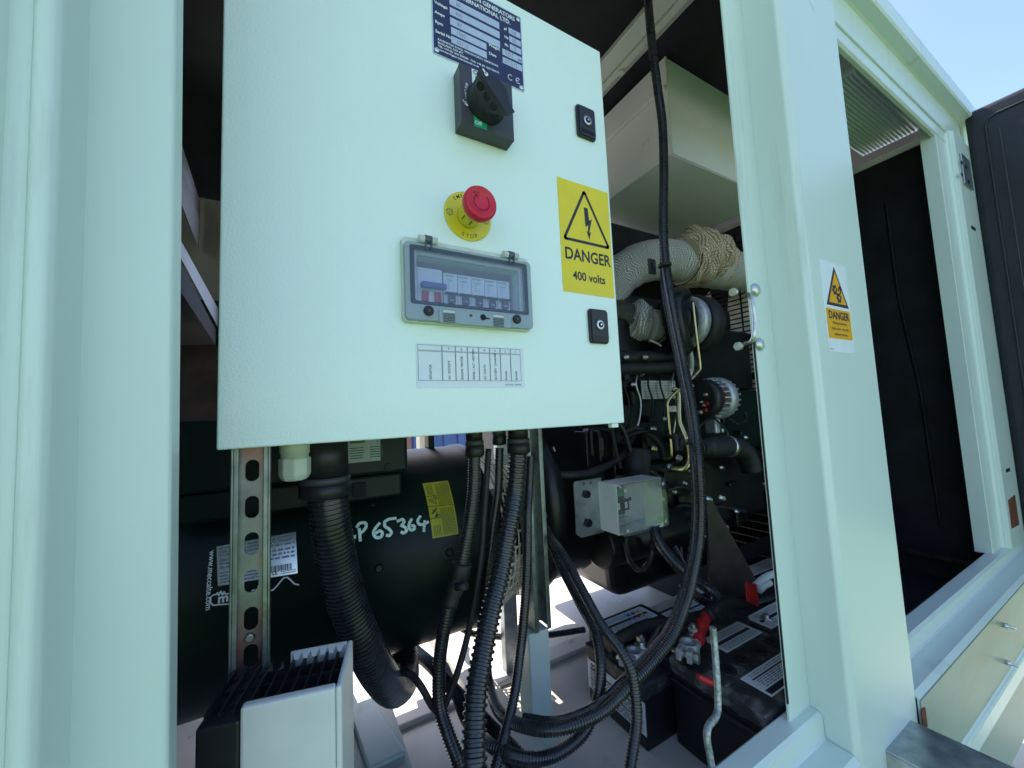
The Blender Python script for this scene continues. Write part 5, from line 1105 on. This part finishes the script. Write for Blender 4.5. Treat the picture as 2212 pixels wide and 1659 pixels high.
# terminal clamps
def clamp(lab, u, v, z, u2, v2, sc=1.45):
    a = atZ(u, v, z); dv_ = atZ(u2, v2, z)-a; rot = math.atan2(dv_[1], dv_[0]); t = thing('battery_clamp', lab, 'clamp', a, 'cast battery terminal clamps'); c_, s_ = math.cos(rot), math.sin(rot)
    def p(x, y, h): return (a[0]+(x*c_-y*s_)*sc, a[1]+(x*s_+y*c_)*sc, z+h*sc)
    V = rounded(-.013, .013, -.013, .013, .012, 5)
    n = len(V); mb = MB(); R2 = [(x*.62, y*.62) for x, y in V]
    mb.add([p(x, y, 0) for x, y in V]+[p(x, y, .016) for x, y in V]+[p(x, y, .016) for x, y in R2]+[p(x, y, 0) for x, y in R2], [f for i in range(n) for f in ((i, (i+1) % n, n+(i+1) % n, n+i), (n+i, n+(i+1) % n, 2*n+(i+1) % n, 2*n+i), (2*n+i, 2*n+(i+1) % n, 3*n+(i+1) % n, 3*n+i))], True); mb.build('ring', 'cast', t)
    MB().lathe(p(0, 0, -.002), (0, 0, 1), [(.0085*sc, 0), (.0078*sc, .014*sc)], 20).build('post', 'cast', t)
    for y in (-.010, .004): MB().hexa([p(-.026, y, .001), p(-.011, y, .001), p(-.011, y+.007, .001), p(-.026, y+.007, .001), p(-.026, y, .016), p(-.011, y, .016), p(-.011, y+.007, .016), p(-.026, y+.007, .016)]).build('jaw', 'cast', t, .0015)
    q0, q1 = np.array(p(-.019, -.018, .0085)), np.array(p(-.019, .017, .0085)); MB().cyl(q0, q1, .0035*sc, 10).build('pinch_bolt', 'zinc', t); MB().cyl(q0, q0+(q1-q0)*.2, .0068*sc, 6, smooth=False).build('pinch_head', 'zinc', t)
    MB().hexa([p(.010, -.011, .003), p(.034, -.011, .003), p(.034, .011, .003), p(.010, .011, .003), p(.010, -.011, .012), p(.034, -.011, .012), p(.034, .011, .012), p(.010, .011, .012)]).build('lug', 'cast', t, .003)
    MB().lathe(p(.024, 0, .012), (0, 0, 1), [(.010*sc, 0), (.010*sc, .002), (.0065*sc, .002), (.0065*sc, .010)], 20).build('washer', 'zinc', t)
    MB().lathe(p(.024, 0, .0205), (0, 0, 1), [(.0068*sc, 0), (.0068*sc, .008), (.0035*sc, .008), (.0035*sc, .014)], 6, False).build('nut', 'zinc', t)
    return p
clamp('cast terminal clamp on the leftmost battery, half behind the conduits', 1370, 1428, -.545, 1396, 1402)
pc = clamp('cast terminal clamp under the red sleeve on the nearest battery', 1490, 1412, -.502, 1508, 1380)
P = catmull([atZ(1508, 1384, -.485), atZ(1513, 1364, -.478), atZ(1519, 1347, -.470), atZ(1529, 1328, -.462)], .004)
MB().tube(P, [.0115+.0012*math.sin(i*.7) for i in range(len(P))], 18).build('red_sleeve', 'redrub', None); tag(bpy.data.objects['red_sleeve'], 'red heatshrink sleeve over the battery lead above the clamp', 'sleeve')
plain('battery_lead', 'black battery lead running from the red sleeve behind the looping conduit', [tuple((u, v, atZ(u, v, z)[1])) for u, v, z in ((1527, 1331, -.463), (1545, 1318, -.455), (1566, 1308, -.45), (1592, 1303, -.455), (1615, 1305, -.465))], .0155, 14)
plain('battery_lead', 'black battery lead lying across the rear battery tops', [(1320, 1392, .66), (1350, 1372, .66), (1400, 1350, .66), (1450, 1345, .64), (1500, 1335, .62), (1540, 1325, .60)], .0125, 14)
# red cover and marked cables at the post
a = at(1624, 1285, .56); rc = MB().hexa([at(1612, 1300, .545), at(1640, 1312, .53), at(1640, 1312, .55), at(1612, 1300, .565), at(1609, 1256, .545), at(1634, 1262, .53), at(1634, 1262, .55), at(1609, 1256, .565)]).build('red_cover', 'redrub', None, .003); tag(rc, 'red plastic terminal cover standing beside the centre post', 'cover')
wl = thing('marked_cable', 'pale printed cable with black bands beside the red cover', 'cable', at(1655, 1250, .55))
MB().tube(catmull(path([(1632, 1266, .56), (1645, 1254, .56), (1660, 1244, .56), (1685, 1236, .57)]), .004), .0085, 14).build('printed_cable', 'white_label', wl)
MB().tube(catmull(path([(1640, 1275, .55), (1652, 1265, .55), (1664, 1258, .55)]), .004), .0075, 14).build('cable_tag', 'white_label', wl)
b0, b1 = at(1654, 1247.5, .56), at(1656, 1246.3, .56); MB().cyl(b0, b1, .0092, 16).build('band', 'bplast', wl)
# bent threaded hold-down rod
rp_ = MB(); P = catmull(path([(1540, 1356, .43), (1543, 1385, .43), (1549, 1470, .42), (1551, 1525, .415), (1546, 1548, .41), (1531, 1568, .405), (1527, 1590, .402), (1532, 1625, .400), (1542, 1680, .398)]), .0012)
rp_.tube(P, [.0052+(.0004*(i % 2) if i < 70 else 0) for i in range(len(P))], 12); o = rp_.build('hold_down_rod', 'rod', None); tag(o, 'bent threaded steel rod standing in front of the nearest battery', 'rod')
P = catmull(path([(1507, 1461, .47), (1525, 1470, .465), (1545, 1478, .46)]), .003); o = MB().tube(P, [.004+.002*math.sin(math.pi*i/len(P)) for i in range(len(P))], 10).build('red_wedge', 'redrub', None); tag(o, 'small red plastic tongue on the corner of the nearest battery lid', 'tag')

# ================================================================== ENGINE BAY CLUTTER: small pipes, looms and brackets
def ep(name, pts, r, m='rubber', n=10, par=None): return MB().tube(catmull(path(pts), .005), r, n).build(name, m, par or en)
for i in range(5):                                        # injector pipes
    u = 1352+i*26
    ep('injector_pipe', [(u, 800, .87), (u-4, 830, .855), (u+6, 868, .85), (u+3, 905, .85), (u-10+i*2, 940, .855)], .0032, 'zinc' if i in (1, 4) else 'black_paint', 8)
ep('breather_hose', [(1345, 935, .84), (1372, 925, .83), (1400, 938, .82), (1425, 962, .82), (1432, 990, .83)], .0085)
ep('engine_loom', [(1330, 905, .83), (1350, 935, .82), (1362, 975, .82), (1378, 1010, .82)], .0060, 'conduit')
ep('engine_loom', [(1362, 985, .82), (1385, 1005, .82), (1408, 1020, .82), (1440, 1040, .83)], .0072, 'conduit')
ep('engine_loom', [(1440, 1060, .83), (1470, 1052, .82), (1500, 1060, .82), (1535, 1075, .82)], .0062, 'rubber')
ep('engine_loom', [(1450, 1100, .84), (1478, 1092, .83), (1512, 1100, .83), (1560, 1095, .84), (1610, 1105, .86)], .0072, 'rubber')
ep('sensor_lead', [(1545, 905, .80), (1562, 922, .80), (1572, 940, .80), (1560, 952, .80)], .0036, 'conduit', 8)
ep('sensor_lead', [(1575, 905, .80), (1596, 915, .80), (1612, 905, .81), (1610, 888, .82)], .0034, 'conduit', 8)
ep('sensor_lead', [(1487, 1015, .78), (1505, 1040, .78), (1522, 1060, .79)], .0045, 'zinc', 8)
ep('wire_loom', [(1455, 1175, .78), (1466, 1195, .77), (1480, 1225, .76), (1492, 1250, .74)], .0065, 'conduit')
ep('wire_loom', [(1443, 1150, .80), (1452, 1180, .79), (1462, 1215, .77), (1474, 1240, .76)], .0040, 'rubber')
ep('dipstick_tube', [(1402, 1165, .84), (1404, 1200, .84), (1406, 1235, .86)], .0042, 'black_paint', 8)
ep('casting_pipe', [(1195, 965, .86), (1200, 985, .85), (1199, 1010, .85)], .0030, 'zinc', 8)
for u, v, w, h_ in ((1350, 815, 16, 12), (1363, 860, 10, 26), (1408, 905, 26, 12), (1388, 955, 14, 30), (1448, 945, 10, 22), (1425, 1060, 40, 8), (1468, 1078, 22, 16), (1505, 1120, 26, 9), (1580, 1045, 34, 8), (1590, 1120, 14, 34), (1560, 905, 12, 20), (1600, 935, 18, 10)):
    a = at(u, v, .855); sx_ = .855*1.55/831
    MB().box(a[0]-w*sx_/2, a[0]+w*sx_/2, .845, .884, a[2]-h_*sx_/2, a[2]+h_*sx_/2).build('casting_boss', 'black_paint', en, .004)
for u, v in ((1352, 772), (1393, 772), (1436, 905), (1400, 1075), (1430, 1078), (1455, 1062), (1478, 1044), (1345, 1060), (1590, 1105), (1610, 945), (1495, 815), (1508, 835), (1558, 1010), (1445, 1130), (1462, 1140)):
    a = at(u, v, .84); MB().lathe((a[0], .845, a[2]), (0, -1, 0), [(.0085, 0), (.0085, .007), (.0048, .007), (.0048, .014)], 6).build('bolt', 'zinc', en)
# lower engine: ribs on the bell housing and mount foot
for x in (.80, .86, .93, 1.0): MB().box(x, x+.008, .835, .90, -.42, -.20).build('casting_rib', 'black_paint', en, .003)
MB().hexa([(1.00, .80, -.50), (1.16, .80, -.50), (1.16, .90, -.50), (1.00, .90, -.50), (1.03, .82, -.42), (1.13, .82, -.42), (1.13, .90, -.42), (1.03, .90, -.42)]).build('mount_foot', 'black_paint', en, .01)
# louvred lower grille beside the radiator
gr = thing('floor_grille', 'dark slatted grille low down beyond the engine mount bracket', 'grille', (1.72, 1.0, FZ))
for i in range(9): MB().box(1.60, 1.745, .80, 1.50, -.60+i*.032, -.596+i*.032).build('slat', 'bracket_black', gr)
# battery clutter
ribbed('conduit', 'black conduit lying over the rear batteries towards the centre post', [(1475, 1262, .70), (1500, 1285, .66), (1530, 1300, .64), (1570, 1305, .63), (1620, 1302, .62), (1680, 1292, .62)], .0125, .0052, .10, 14)
plain('cable', 'thin black lead hanging behind the cast clamp of the leftmost battery', [(1396, 1398, .60), (1412, 1375, .60), (1425, 1352, .60), (1440, 1340, .62)], .0050, 8)
a = atZ(1583, 1318, -.50); t = thing('cable_lug', 'shiny copper coloured cable lug between the batteries near the red cover', 'lug', a)
MB().lathe(a, (0, 0, 1), [(.010, 0), (.010, .003)], 16).build('lug_ring', 'gold', t); MB().lathe(a+np.array([0, 0, .0032]), (0, 0, 1), [(.007, 0), (.007, .006)], 6).build('nut', 'zinc', t)
